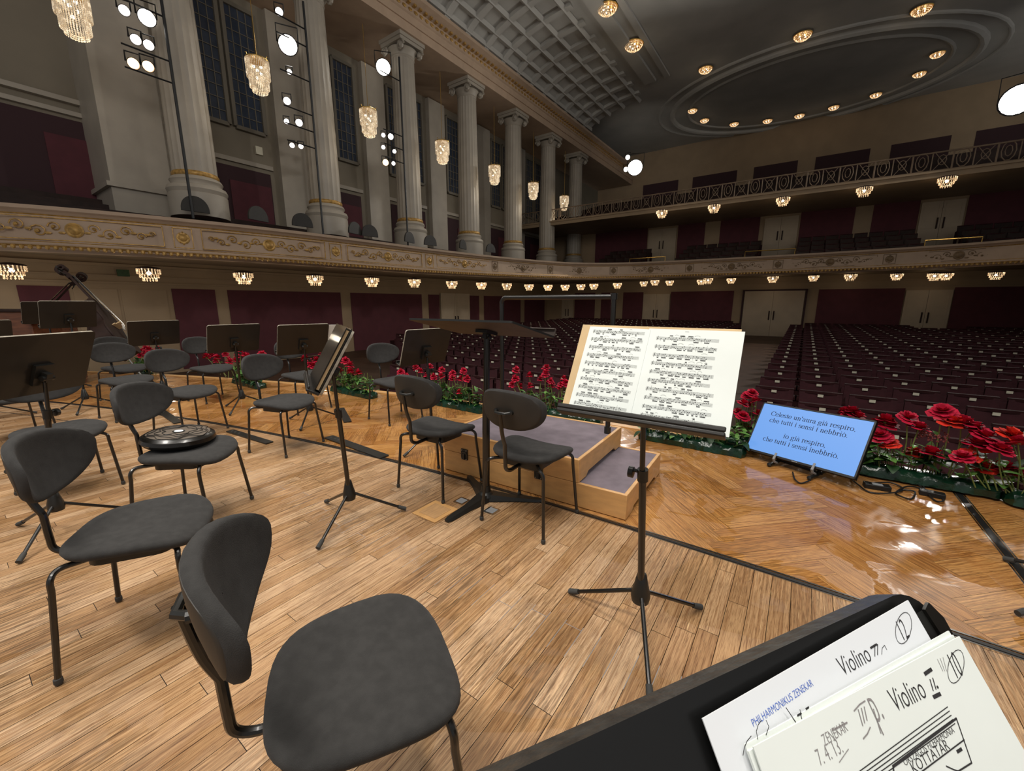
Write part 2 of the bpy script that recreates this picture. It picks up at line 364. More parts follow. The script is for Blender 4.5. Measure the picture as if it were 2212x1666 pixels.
# horseshoe balcony: path of its front, mirrored about the hall's centre line
half = [(14.9, 1.4), (13.9, 3.9), (13.3, 6.4), (13.0, 9.5), (12.85, 13), (12.6, 16.5), (12.1, 19.4), (11.2, 22.0), (9.6, 23.6), (7.4, 24.3), (4.5, 24.6), (1.67, 24.7)]
left = [(19.5, -3.0), (16.6, -.6)]+half
PATH = bez([(a, b, 0) for a, b in left+[(2*N0-a, b) for a, b in half[-2::-1]]], 8)
def rise(p): return 0.0
PZ = HEYE
def front_profile(p):
    t = min(1, max(0, (p.y-12)/12)); zb = PZ+1.2+.22*t; zt = PZ+2.2+.12*t
    return zb, zt
def sweep(prof, mats, name, path=PATH):
    """prof(p) -> list of (offset outward, z, material)"""
    m = MB(HALL); rows = []
    for i, p in enumerate(path):
        a = path[max(0, i-1)]; b = path[min(len(path)-1, i+1)]; d = (b-a).normalized(); nr = Vector((-d.y, d.x, 0))
        if nr.dot(Vector((N0, 10, 0))-p) > 0: nr = -nr            # outward, away from the hall's middle
        rows.append([(p.x+nr.x*o, p.y+nr.y*o, z) for o, z, _ in prof(p)])
    mi = [q[2] for q in prof(path[0])]
    for i in range(len(rows)-1):
        for j in range(len(rows[0])-1): m.poly([rows[i][j], rows[i][j+1], rows[i+1][j+1], rows[i+1][j]], mi[j])
    o = m.build(name, mats, smooth=30); return structure(o)
def prof(p):
    b, t = front_profile(p)
    return [(.95, b+.10, 0), (.55, b+.10, 0), (.5, b, 0), (.28, b, 0), (.24, b+.07, 0), (.02, b+.09, 1), (.0, b+.13, 0), (.06, b+.16, 0), (.06, b+.2, 1), (.08, b+.22, 0), (.1, t-.2, 1), (.08, t-.17, 0), (.03, t-.12, 0), (-.03, t-.08, 0), (-.04, t, 2), (.2, t+.02, 2), (.22, t-.5, 0)]
sweep(prof, ['parapet', 'gilt', 'maroon_dark'], 'trim_6')
def outer(p):
    """where a ray from the hall's middle through the balcony front meets the wall behind it"""
    c = Vector((N0, 8, 0)); d = p-c; ts = []
    if d.x > 0: ts.append((UN-c.x)/d.x)
    if d.x < 0: ts.append((-14.3-c.x)/d.x)
    if d.y > 0: ts.append((US-c.y)/d.y)
    return c+d*min(ts) if ts else p
m = MB(HALL); rows = []
for p in PATH:
    b, t = front_profile(p); q = outer(p); zt = PZ+3.0 if q.x > 17 else PZ+2.72
    if p.y < 0: q = Vector((UN+2, p.y-1, 0))
    rows.append([(p.x, p.y, 0), (q.x, q.y, 0), b+.11, t-.5, zt])
for a, c in zip(rows[:-1], rows[1:]):
    m.poly([a[0][:2]+(a[2],), a[1][:2]+(a[2],), c[1][:2]+(c[2],), c[0][:2]+(c[2],)], 0)
    st = 7
    for k in range(st):                                              # stepped seating rake
        f = lambda r, t, zz: (r[0][0]+(r[1][0]-r[0][0])*t, r[0][1]+(r[1][1]-r[0][1])*t, zz)
        z0 = lambda r, kk: r[3]+(r[4]-r[3])*max(0, kk)/(st-1)
        t0, t1 = (k+(.25 if k == 0 else 0))/st, (k+1)/st
        m.poly([f(a, t0, z0(a, k)), f(a, t1, z0(a, k)), f(c, t1, z0(c, k)), f(c, t0, z0(c, k))], 1)
        m.poly([f(a, t0, z0(a, k-1)), f(a, t0, z0(a, k)), f(c, t0, z0(c, k)), f(c, t0, z0(c, k-1))], 1)
structure(m.build('floor', ['wall_beige', 'dark_wood'], smooth=0, fix=False))
# dentil course under the parapet, panel frames and rosettes on it
plen = [0]
for a, b in zip(PATH[:-1], PATH[1:]): plen.append(plen[-1]+(b-a).length)
def along(d):
    for i in range(len(PATH)-1):
        if plen[i+1] >= d: t = (d-plen[i])/(plen[i+1]-plen[i]); p = PATH[i].lerp(PATH[i+1], t); dr = (PATH[i+1]-PATH[i]).normalized(); break
    else: p = PATH[-1]; dr = (PATH[-1]-PATH[-2]).normalized()
    nr = Vector((-dr.y, dr.x, 0))
    if nr.dot(Vector((N0, 10, 0))-p) > 0: nr = -nr
    return p, dr, nr
m = MB(); d = .1
while d < plen[-1]-8:
    p, dr, nr = along(d); b, t = front_profile(p); M = HALL @ basis(p+UP*(b+.075)-nr*.035, dr, nr, UP)
    m.M = M; m.ball((0, 0, 0), .05, 6, 0, (1.0, 1.0, 1.15)); d += .14
structure(m.build('trim_7', 'gilt'))
def frame_panel(m, w_, h_, t=.018, mi=0):
    for x0, x1, y0, y1 in ((-w_/2, w_/2, h_/2-t, h_/2), (-w_/2, w_/2, -h_/2, -h_/2+t), (-w_/2, -w_/2+t, -h_/2, h_/2), (w_/2-t, w_/2, -h_/2, h_/2)): m.bx(x0, x1, y0, y1, -.012, .012, mi)
def scroll(m, x, y, r, sg, turns=1.5, mi=0):
    k = 14; m.tube([(x+sg*r*(1-i/k*.85)*math.cos(i/k*turns*6.28), y+r*(1-i/k*.85)*math.sin(i/k*turns*6.28), 0) for i in range(k+1)], [.016*(1-.5*i/k) for i in range(k+1)], 5, mi)
bays = []; d = 1.3; PITCHB = 4.1
def ornate(d, wide):
    p, dr, nr = along(d); b, t = front_profile(p); zc = (b+.22+t-.2)/2; hh = t-.2-b-.22-.06
    m.M = HALL @ basis(p+UP*zc-nr*-.085, dr, UP, -nr)
    if not wide:
        frame_panel(m, .42, hh, .02); m.lathe([(.13, -.01), (.15, .012), (.12, .02), (.09, .012), (.06, .03), (.0, .035)], 12, mi=0)
        for k in range(8): a = k*.785; m.ball((.10*math.cos(a), .15*math.sin(a), .01), .028, 6)
        return
    frame_panel(m, 3.3, hh, .02)
    m.lathe([(.15, -.01), (.17, .02), (.14, .03), (.11, .02), (.07, .05), (.0, .06)], 14)
    for sg in (-1, 1):
        for x, y, r in ((.33, .05, .12), (.6, -.06, .15), (.92, .06, .13), (1.2, -.04, .10), (1.42, .03, .07)):
            scroll(m, sg*x, y, r, sg); m.ball((sg*(x+.02), y, .01), r*.3, 6)
        for x in (.22, .45, .76, 1.06, 1.32): m.ball((sg*x, -.12+.2*R.random(), .005), .05, 6, 0, (1.5, .7, .5))
for k in range(16):
    if d < plen[-1]-6:
        m = MB(); ornate(d, False); ornate(d+PITCHB/2, True); structure(m.build('trim_%d' % (8+k), 'gilt' if k < 5 else 'gilt_shaded')); d += PITCHB  # rear bays: darker copy of the gilt, their dimmer light put into the colour
# rectangles recessed or raised on the walls
def on_wall(name, plane, a0, a1, z0, z1, mt, dep=.03, base=0.0, kind='structure'):
    m = MB(HALL)
    if plane == 'left': m.bx(WN-dep, WN-base, a0, a1, z0, z1)
    elif plane == 'rear': m.bx(a0, a1, WS-dep, WS-base, z0, z1)
    elif plane == 'upleft': m.bx(UN-dep, UN-base, a0, a1, z0, z1)
    elif plane == 'uprear': m.bx(a0, a1, US-dep, US-base, z0, z1)
    elif plane == 'gallery': m.bx(a0, a1, 40.2-dep, 40.2-base, z0, z1)
    return structure(m.build(name, mt, smooth=0))
def double_door(k, plane, a0, a1, z0, z1):
    """two pale leaves with long pull bars, one structure with its own parts"""
    am = (a0+a1)/2; base = {'rear': WS-.06, 'uprear': US-.06, 'left': WN-.06}[plane]
    P = (lambda a, d, z: (base-d, a, z)) if plane == 'left' else (lambda a, d, z: (a, base-d, z))
    m = MB(HALL)
    for x0, x1 in ((a0, am-.006), (am+.006, a1)):
        m.box(P((x0+x1)/2, 0, (z0+z1)/2), (.06, x1-x0, z1-z0) if plane == 'left' else (x1-x0, .06, z1-z0))
        for f0, f1 in ((.05, .45), (.52, .95)):
            zz0, zz1 = z0+(z1-z0)*f0, z0+(z1-z0)*f1
            for q0, q1, y0, y1 in ((x0+.1, x1-.1, zz0, zz0+.03), (x0+.1, x1-.1, zz1-.03, zz1), (x0+.1, x0+.13, zz0, zz1), (x1-.13, x1-.1, zz0, zz1)):
                m.box(P((q0+q1)/2, .03, (y0+y1)/2), (.02, q1-q0, y1-y0) if plane == 'left' else (q1-q0, .02, y1-y0))
    o = structure(m.build('door_%d' % k, 'door_beige', smooth=0))
    for sg in (-1, 1):
        m = MB(HALL); m.tube([P(am+sg*.12, .03, z0+1.0), P(am+sg*.12, .08, z0+1.0), P(am+sg*.12, .08, z0+1.5), P(am+sg*.12, .03, z0+1.5)], .03, 6)
        m.build('door_handle', 'dark_wood', parent=o)
# lower left wall: maroon fabric panels, mouldings, door
def s_at(x, y, n): return at_n(x, y, n).dot(AX)
def n_at(x, y, s): return at_s(x, y, s).dot(NX)
ztop = HEYE+.47
for x0, x1 in ((40, 150), (372, 465), (492, 735), (757, 910), (925, 948), (1014, 1034), (1045, 1124), (1133, 1176)):
    on_wall('wall_panel', 'left', s_at(x0, 640, WN), s_at(x1, 640, WN), -.9, ztop, 'maroon')
for z, h, dp in ((ztop+.12, .05, .05), (ztop+.34, .03, .04), (ztop+.62, .08, .09)):
    on_wall('trim_30', 'left', -3, WS, z, z+h, 'wall_beige', dp)
double_door(1, 'left', s_at(950, 640, WN), s_at(1012, 640, WN), -.95, ztop+.1)
for x0, x1 in ((160, 255), (262, 360)):                                # plain stone panels between
    a, b = s_at(x0, 640, WN), s_at(x1, 640, WN)
    on_wall('wall_panel', 'left', a, b, -.9, ztop-.05, 'wall_beige', .02)
# lower rear wall
zr = HEYE+.66
double_door(2, 'rear', .09, 3.13, zfl(29), HEYE+.71)
double_door(3, 'rear', -5.9, -4.19, zfl(29), HEYE+.65)
double_door(4, 'rear', 7.6, 9.4, zfl(29), HEYE+.62)
double_door(5, 'rear', 14.9, 15.9, zfl(29), HEYE+.45)
for a, b in ((3.75, 7.55), (9.45, 10.9), (11.5, 12.6), (13.1, 14.8), (-4.15, -.55), (-12, -5.95)): on_wall('wall_panel', 'rear', a, b, -.8, zr+.1, 'maroon')
for a, b in ((-.03, .05), (3.17, 3.25)): on_wall('trim_31', 'rear', a, b, -.7, HEYE+.8, 'maroon_dark', .1)
on_wall('trim_31', 'rear', -.03, 3.25, HEYE+.72, HEYE+.8, 'maroon_dark', .1)
for z, h in ((zr+.2, .06), (zr+.5, .08)): on_wall('trim_32', 'rear', -14, 17, z, z+h, 'wall_beige', .07)
# rear wall over the balcony
zd0, zd1 = HEYE+2.74, HEYE+5.05
double_door(6, 'uprear', .029*30.4, .085*30.4, zd0, zd1); double_door(7, 'uprear', -.194*30.4, -.142*30.4, zd0, zd1); double_door(8, 'uprear', .255*30.4, .317*30.4, zd0, zd1)
for a, b in ((.094, .166), (-.055, .026), (-.14, -.08), (-.43, -.197), (.196, .252), (.32, .45)): on_wall('wall_panel', 'uprear', a*30.4, b*30.4, HEYE+2.7, zd1+.25, 'maroon')
# gallery slab, railing and its back wall
G0 = 25.7; GN0, GN1 = -13, 17.5; GZ = HEYE+5.38
m = MB(HALL); m.bx(GN0, GN1, G0, US+.2, GZ-.18, GZ); m.bx(GN0, GN1, G0-.1, G0+.1, GZ-.18, GZ+.06); m.bx(GN0, GN1, G0-.16, G0+.05, GZ+.02, GZ+.1)
structure(m.build('floor', 'wall_beige', smooth=0))
m = MB(HALL)
for k in range(12): m.bx(GN0, GN1, G0+.9+k*1.15, G0+2.05+k*1.15, GZ-.1+k*.33, GZ+.25+k*.33)
structure(m.build('floor', 'dark_wood', smooth=0))
m = MB(HALL); zt = GZ+.85
m.tube([(GN0, G0, zt), (GN1, G0, zt)], .035, 6); m.tube([(GN0, G0, GZ+.14), (GN1, G0, GZ+.14)], .025, 6)
n_ = GN0
while n_ < GN1:
    for dx in (0, .62): m.tube([(n_+dx, G0, GZ+.1), (n_+dx, G0, zt)], .022, 5)
    for x0, x1 in ((.06, .56),): 
        m.tube([(n_+x0, G0, GZ+.14), (n_+x1, G0, zt)], .016, 4); m.tube([(n_+x1, G0, GZ+.14), (n_+x0, G0, zt)], .016, 4)
        m.tube([(n_+.31+.13*math.cos(a*.785), G0, GZ+.53+.2*math.sin(a*.785)) for a in range(8)], .016, 4, closed=True)
    m.tube([(n_+.93+.2*math.cos(a*.628), G0, GZ+.53+.36*math.sin(a*.628)) for a in range(10)], .02, 4, closed=True)
    m.tube([(n_+.93+.1*math.cos(a*.785), G0, GZ+.53+.2*math.sin(a*.785)) for a in range(8)], .016, 4, closed=True)
    m.tube([(n_+1.22, G0, GZ+.1), (n_+1.22, G0, zt)], .022, 5); n_ += 1.24
structure(m.build('trim_40', 'rail_bronze'))
for a, b in ((5.8, 9.2), (1.7, 4.6), (-2.5, .6), (-6.5, -3.6), (-11, -7.6), (10.4, 13.5)): on_wall('wall_panel', 'gallery', a, b, 9.2, 12.0, 'maroon_dark')
# side colonnade: eight columns, entablature, coffered cove
CN = 15.3; CS = [5.3+4.12*i for i in range(7)]; Z0, Z1 = HEYE+2.75, HEYE+10.85
def make_column():
    root = bpy.data.objects.new('column', None); C.objects.link(root); structure(root)
    m = MB(); m.lathe([(.74, -.25), (.74, .38), (.72, .4), (.76, .5), (.72, .6), (.62, .64), (.62, .7), (.66, .76), (.62, .84), (.55, .88)], 28); m.build('base', ['stone'], root)
    m = MB(); m.lathe([(.56, .86), (.585, .9), (.585, .96), (.56, 1.0)], 28); m.build('ring', 'gilt', root)
    m = MB(); H = Z1-Z0; fl = lambda a, z: 1-.035*abs(math.sin(10*a))
    m.lathe([(.55-.08*(t/8)**1.6, .98+(H-1.65)*t/8) for t in range(9)], 80, mod=fl); m.build('shaft', 'stone', root)
    m = MB(); m.lathe([(.47, H-.7), (.5, H-.66), (.48, H-.6), (.55, H-.42), (.62, H-.36)], 24); m.box((0, 0, H-.2), (1.25, 1.25, .14)); m.box((0, 0, H-.07), (1.35, 1.35, .14))
    for sx in (-1, 1):
        for sy in (-1, 1):
            m.tube([(sx*.5+sx*.2*(1-i/14*.85)*math.cos(i*.75), sy*.52, H-.42+.2*(1-i/14*.85)*math.sin(i*.75)) for i in range(15)], .05, 5)
            m.ball((sx*.5, sy*.5, H-.42), .12, 8)
    m.build('capital', 'stone', root); return root
col0 = make_column()
for i, s in enumerate(CS):
    c = col0 if i == 0 else copy_tree(col0); c.location = hw(CN, s, Z0); c.rotation_euler = (0, 0, math.atan2(NX.y, NX.x))
m = MB(HALL)                                                         # pier beside the first column
m.bx(16.2, UN, CS[0]-1.75, CS[0]-.35, HEYE+2.4, Z1); m.bx(16.1, UN, CS[0]-1.85, CS[0]-.25, HEYE+3.2, HEYE+3.32); structure(m.build('trim_41', 'stone', smooth=0))
m = MB(HALL); ent = [(-.78, 0), (-.78, .34), (-.84, .34), (-.84, .62), (-.9, .66), (-.9, .9), (-1.15, 1.0), (-1.3, 1.06), (-1.3, 1.2), (-1.0, 1.28), (-.9, 1.28)]
g = [[(CN+o, s, Z1+z) for o, z in ent] for s in (-6, 40)]; m.surf(g, 0); m.surf([[(UN, s, Z1), (CN-.78, s, Z1)] for s in (-6, 40)], 0)
structure(m.build('trim_42', 'parapet', smooth=20))
m = MB(HALL); s = -5.8
while s < 39: m.box((CN-1.0, s, Z1+.96), (.16, .12, .12)); m.ball((CN-.92, s+.15, Z1+.78), .07, 6, 0, (.5, 1.6, 1)); s += .3
structure(m.build('trim_43', 'gilt'))
def cove(t): a = t*math.pi/2; return CN-.9-4.4*(1-math.cos(a))**.85*1.0, Z1+1.28+(CZ-Z1-1.28)*math.sin(a)
m = MB(HALL); m.surf([[(cove(t/16)[0], s, cove(t/16)[1]) for t in range(17)] for s in (-6, 30)], 0); structure(m.build('ceiling', 'ceiling_paint', smooth=60))
s = -4.0
while s < 29:                                                        # raised ribs leave sunk coffers between
    m = MB(HALL); rib = [cove(t/16) for t in range(1, 16)]
    m.rings([[(n-.0, s-.16, z+.05), (n-.12, s-.16, z-.14), (n-.12, s+.16, z-.14), (n, s+.16, z+.05)] for n, z in rib]); structure(m.build('trim_44', 'ceiling_paint', smooth=20)); s += 1.37
for t in (2, 5, 8, 11, 14):
    n, z = cove(t/16); m = MB(HALL); m.box((n-.06, 12, z-.05), (.22, 36, .2), M=Matrix.Rotation(-.7*t/14, 4, 'Y')); structure(m.build('trim_45', 'ceiling_paint', smooth=0))
m = MB(HALL)                                                         # flat border mouldings of the ceiling
m.bx(9.0, 9.7, -6, 28, CZ-.16, CZ); m.bx(8.2, 8.5, -6, 28, CZ-.1, CZ); structure(m.build('trim_46', 'ceiling_paint', smooth=0))
for rr, tt in ((0, .2), (.9, .10), (-1.1, .09)):                     # oval ring round the gallery ceiling
    m = MB(HALL); m.tube([(N0+.1+(7.9+rr)*math.cos(a*.1309), 34.8+(5.7+rr*.8)*math.sin(a*.1309), CZ-.02) for a in range(48)], tt, 8, closed=True); structure(m.build('trim_47', 'ceiling_paint'))
# windows, red panels and mouldings on the wall behind the colonnade
wk = 1
for i in range(-1, 6):
    sc = CS[0]+4.12*i+2.1*1.09
    if i >= 0:
        for ds in (-.62, .62):
            s0, s1, z0, z1 = sc+ds-.5, sc+ds+.5, HEYE+6.4, HEYE+10.4
            m = MB(HALL)
            for a0, a1, b0, b1 in ((s0-.08, s0+.04, z0, z1), (s1-.04, s1+.08, z0, z1), (s0, s1, z0-.08, z0+.05), (s0, s1, z1-.05, z1+.08)): m.bx(UN-.16, UN, a0, a1, b0, b1)
            for k in range(1, 4): m.bx(UN-.1, UN-.02, s0+k*.25-.012, s0+k*.25+.012, z0, z1)
            for k in range(1, 10): m.bx(UN-.1, UN-.02, s0, s1, z0+k*.4-.012, z0+k*.4+.012)
            f = structure(m.build('window_%d' % wk, 'window_frame', smooth=0)); wk += 1
            m = MB(HALL); m.bx(UN-.06, UN-.03, s0, s1, z0, z1); m.build('pane', 'pane', f)
        on_wall('wall_panel', 'upleft', sc-1.15, sc+1.2, HEYE+2.0, HEYE+5.0, 'maroon_dark'); on_wall('wall_panel', 'upleft', sc-.3, sc+1.15, HEYE+2.0, HEYE+4.5, 'maroon', .06)
        on_wall('trim_48', 'upleft', sc-1.3, sc+1.3, HEYE+5.15, HEYE+5.3, 'stone', .1)
        on_wall('trim_48', 'upleft', CS[i]-.6+.3, CS[i]+.9, HEYE+2.0, HEYE+10.8, 'stone', .25)
on_wall('wall_panel', 'upleft', -1.2, CS[0]-1.6, HEYE+2.0, HEYE+5.2, 'maroon_dark'); on_wall('wall_panel', 'upleft', s_at(100, 320, UN), CS[0]-1.65, HEYE+2.0, HEYE+4.7, 'maroon', .08)
on_wall('trim_48', 'upleft', -3, CS[0]-1.6, HEYE+5.3, HEYE+5.42, 'stone', .12); on_wall('trim_48', 'upleft', -3, CS[0]-1.6, HEYE+5.62, HEYE+5.75, 'stone', .16)
# ------------------------------------------------------------------ orchestra chairs
def superell(t, a, b, e):
    c, s = math.cos(t), math.sin(t); return a*math.copysign(abs(c)**(2/e), c), b*math.copysign(abs(s)**(2/e), s)
def make_chair():
    root = empty('orchestra_chair', (0, 0, 0))
    K = 40
    def seat_out(k, f):
        x, y = superell(2*math.pi*k/K, .232, .213, 3.0); x *= 1+.07*(y/.213) - .02; return Vector((x*f, y*f+.012, 0))
    def sz(p, f):                                                      # saddle: dished, front edge rolls down
        return .448+.02*(p.x/.22)**2 - .028*max(0, (p.y-.05)/.16)**2 + .012*max(0, (-p.y-.1)/.1)
    m = MB(); rs = []
    for f, dz in ((.90, -.034), (.97, -.030), (1.0, -.016), (.985, -.004), (.93, .004), (.8, .007), (.5, .006), (.2, .004), (.02, .004)):
        r = [seat_out(k, f) for k in range(K)]
        rs.append([Vector((p.x, p.y, sz(p, f)+dz)) for p in r])
    m.rings(rs, 0); m.build('seat', 'fabric', root, smooth=60)
    m = MB(); m.prism(rrect(.26, .26, .05), .372, .425); m.build('seat_pan', 'black_metal', root)
    TI = math.radians(13)
    def bp(x, z, d):                                                  # backrest surface: wraps forward at the sides, leans back
        y = -.266 - z*math.tan(TI) + (1.25*x*x+14*x**4)*(1+.25*z/.12) - d + .014*(z/.12)**2
        return Vector((x, y, (.743)+z))
    def back_out(k, f):
        x, z = superell(2*math.pi*k/K, (.212), .113, 2.5); x *= 1+.07*(z/.113); z += .010*(1-(x/.212)**2) if z > 0 else 0
        return x*f, z*f
    def pad(name, mt, lev):
        m = MB(); m.rings([[bp(*back_out(k, f), d) for k in range(K)] for f, d in lev], 0, False); m.build(name, mt, root, smooth=60)
    pad('backrest', 'fabric', ((.91, .014), (.99, .006), (1.0, -.004), (.985, -.014), (.93, -.020), (.82, -.022), (.7, -.022), (.55, -.022), (.4, -.022), (.25, -.022), (.1, -.022), (.01, -.022)))
    pad('back_shell', 'shell', ((.01, .015), (.1, .015), (.25, .015), (.4, .015), (.55, .015), (.7, .015), (.8, .015), (.88, .015), (.925, .014), (.925, .008)))
    r = .0098
    for sx, sy, nm in ((-1, -1, 0), (1, -1, 0), (-1, 1, 0), (1, 1, 0)):
        m = MB(); fy = -.214 if sy < 0 else .207; by = -.185 if sy < 0 else .172; tx = .196
        pts = bez([(sx*.05, sy*.05, .398), (sx*.12, by*.62, .402), (sx*(tx-.03), by*.93, .406), (sx*(tx+.001), by, .385), (sx*(tx+.006), by*1.01, .34)], 5)+[Vector((sx*.223, fy, .012))]
        m.tube(pts, r, 10); leg = m.build('leg', 'black_tube', root)
        m = MB(); m.lathe([(.0115, 0), (.013, .004), (.0125, .02), (.0105, .022)], 12, (sx*.223, fy, 0)); m.build('foot_cap', 'rubber', leg)
    m = MB(); m.tube(bez([(0, .03, .388), (0, -.16, .386), (0, -.222, .386), (0, -.262, .41), (0, -.268, .46)], 6)+bez([(0, -.270, .55), (0, -.295, .62), (0, -.317, .742)], 5), .0115, 10); m.build('spine', 'black_tube', root)
    m = MB(); y0 = -.302
    m.tube([(-.05, y0+.018, .745), (-.03, y0-.012, .742), (.03, y0-.012, .742), (.05, y0+.018, .745)], .010, 8)
    for sx in (-1, 1): m.lathe([(.006, -.014), (.013, -.012), (.013, .010), (.006, .012)], 10, (sx*.05, y0+.020, .745), Matrix.Rotation(math.pi/2, 4, 'X'))
    m.build('back_bracket', 'black_metal', root); return root
CHAIRS = {
 'A': (-.372, .838, 296, 'nearest black padded chair, seat cut by the bottom edge of the photo'),
 'B': (-1.50, 1.498, 293, 'black padded chair at the left, second nearest, with a dusty white speck on its seat'),
 'C': (-1.978, 2.359, 276, 'black padded chair carrying a round inflatable cushion'),
 'D': (-3.195, 2.750, 240, 'black padded chair standing behind the large music desk at the left edge'),
 'D2': (-4.93, 3.87, 250, 'black padded chair cut off by the left edge behind the large music desk'),
 'E': (-3.336, 4.076, 253.6, 'black padded chair right behind the cushioned chair, turned to the middle of the stage'),
 'F': (-4.554, 4.719, 243.8, 'black padded chair left of the one behind the cushioned chair, below the double bass'),
 'F2': (-5.418, 5.621, 249, 'black padded chair furthest back on the left, only its backrest rim over another chair'),
 'G': (-4.177, 5.582, 244.9, 'black padded chair half hidden behind a music desk, beside the leftmost red flowers'),
 'H': (-2.105, 3.641, 252.7, 'black padded chair facing the edge-on music stand with the folder'),
 'I': (-2.635, 5.041, 238, 'black padded chair hidden to its seat behind the music desk with a white sheet'),
 'J': (-1.361, 4.613, 229.7, 'black padded chair standing nearest the stage edge, red flowers to its right'),
 'K': (-.531, 2.842, 326.2, 'black padded chair seen from behind at the left corner of the podium'),
 'L': (.116, 2.374, 325.0, 'black padded chair seen from behind in front of the middle of the podium'),
}
ch0 = make_chair()
for i, (k, (x, y, a, lb)) in enumerate(CHAIRS.items()):
    o = ch0 if i == 0 else copy_tree(ch0)
    o.location = (x, y, .006); o.rotation_euler = (0, 0, math.radians(a)); tag(o, lb, 'chair', 'orchestra chairs on the stage')
# ------------------------------------------------------------------ music stands
def music_stand(name, label, base, phase, cen, yaw, tilt, w_, h_, flip, lip=.062, edge='desk_edge', clutch=.73, legr=.33, big=False, rim=None, cat='music stand', front='desk_board', group='orchestra music stands', thick=.012):
    """flip = the player is on the far side, the back of the desk shows"""
    yaw = math.radians(yaw); tilt = math.radians(tilt)
    u = Vector((math.cos(yaw), math.sin(yaw), 0)); fw = Vector((-math.sin(yaw), math.cos(yaw), 0))
    v = UP*math.cos(tilt)+fw*math.sin(tilt); nrm = u.cross(v) * (1 if not flip else -1); base = Vector((base[0], base[1], 0)); cen = Vector(cen)-base
    if flip: u = -u
    root = empty(name, base, 0, label, cat, group)
    D = basis(cen, u, v, nrm)                                          # desk frame: x right, y up the board, z towards the player
    m = MB(D); out = rrect(w_, h_, .022 if thick < .02 else .05, 6); m.prism(out, -thick, 0, 0, side=1)
    desk = m.build('desk', [front, edge], root, smooth=30)
    m = MB(D); m.bx(-w_/2, w_/2, -h_/2-.004, -h_/2+.010, 0, lip); m.bx(-w_/2, w_/2, -h_/2+.010, -h_/2+.026, lip-.010, lip)
    m.build('ledge', [front], root, smooth=30, bevel=.004)
    j = cen - nrm*.035 - v*.06; b2 = Vector((0, 0, 0))
    m = MB(D); m.box((0, -.055, -thick-.012), (.09, .12, .02)); m.box((0, -.06, -thick-.035), (.03, .05, .04)); 
    m.lathe([(.004, -.03), (.016, -.028), (.016, .028), (.004, .03)], 10, (0, -.065, -thick-.04), Matrix.Rotation(math.pi/2, 4, 'Y')); m.build('tilt_clamp', 'black_metal', root)
    ax = (j-UP*.13*0 - Vector((0, 0, .10))); top = Vector((j.x, j.y, j.z))
    if big: rr = (.021, .026)
    else: rr = (.0095, .0135)
    foot = Vector((0, 0, .19)); cl = foot.lerp(top, (clutch-.19)/(top.z-.19)); m = MB(); m.tube([cl-UP*.05, top], rr[0], 12); m.build('upper_tube', 'black_tube', root)
    m = MB(); m.tube([foot if not big else Vector((0, 0, .03)), cl], rr[1], 12); m.build('lower_tube', 'black_tube', root)
    dr = (cl-foot).normalized(); side = u
    m = MB(); m.tube([cl-dr*.035, cl+dr*.012], rr[1]+.006, 14); m.tube([cl, cl+side*-.038], .007, 8); m.lathe([(.010, -.010), (.021, -.009), (.021, .008), (.010, .010)], 14, cl+side*-.042-dr*.01, side.to_track_quat('Z', 'Y').to_matrix().to_4x4()); m.build('clutch_knob', 'black_metal', root)
    if big:
        for k in range(3):
            a = math.radians(phase+120*k); d = Vector((math.cos(a), math.sin(a), 0)); q = Vector((-d.y, d.x, 0)); m = MB(basis((0, 0, 0), d, q, UP))
            m.rings([[(x, -w2, .006), (x, w2, .006), (x, w2*.7, h2), (x, -w2*.7, h2)] for x, w2, h2 in ((.0, .055, .05), (.06, .05, .046), (.2, .032, .03), (.36, .026, .022), (.385, .014, .018))]); m.build('leg', 'black_metal', root)
        m = MB(); m.lathe([(.06, .03), (.05, .05), (.034, .06), (.030, .10)], 18); m.build('hub', 'black_metal', root)
    else:
        m = MB(); m.lathe([(.020, .135), (.034, .14), (.038, .16), (.036, .185), (.027, .22), (.019, .26), (.015, .265)], 20); m.build('hub', 'black_metal', root)
        for k in range(3):
            a = math.radians(phase+120*k); d = Vector((math.cos(a), math.sin(a), 0)); m = MB(); m.tube([d*.02+UP*.178, d*.034+UP*.172, d*(legr-.02)+UP*.0235], .0088, 10)
            leg = m.build('leg', 'black_tube', root); m = MB(); m.tube([d*(legr-.045)+UP*.0365, d*(legr-.03)+UP*.0285, d*(legr+.002)+UP*.0145], [.0115, .0125, .0128], 12); m.build('rubber_foot', 'rubber', leg)
    return root, D
ST = {}
ST['M1'] = music_stand('music_stand', 'black music stand holding the open handwritten violin score', (.523, 1.456), 20, (.447, 1.345, 1.093), -33.3, 30, .53, .35, False, lip=.05)
ST['M3'] = music_stand('music_stand', 'black music stand seen edge-on with a shiny black folder', (-1.006, 2.335), 20, (-.97, 2.175, 1.046), 117.9, -29.7, .5, .35, True)
ST['M5'] = music_stand('music_stand', 'large near music stand at the left edge, showing its wide black back', (-2.67, 2.198), 50, (-2.585, 2.21, 1.005), 87.6, -23.6, .50, .36, True)
ST['M6'] = music_stand('music_stand', 'tall music stand left of the double bass neck, its pale left rim lit', (-5.40, 5.02), -60, (-5.454, 5.085, 1.196), 62, -22, .5, .35, True)
ST['M7'] = music_stand('music_stand', 'tall music stand peeping out left behind the one below the double bass', (-7.0, 6.2), -60, (-7.06, 6.27, 1.19), 62, -22, .5, .35, True)
ST['M12'] = music_stand('music_stand', 'music stand at the left edge, only its lit top rim showing', (-6.0, 4.55), -60, (-6.02, 4.62, .98), 62, -22, .5, .35, True)
ST['M8'] = music_stand('music_stand', 'music stand between the double bass and the leftmost red flowers', (-4.922, 5.62), -69, (-4.893, 5.605, .933), 55.1, -20.9, .555, .355, True)
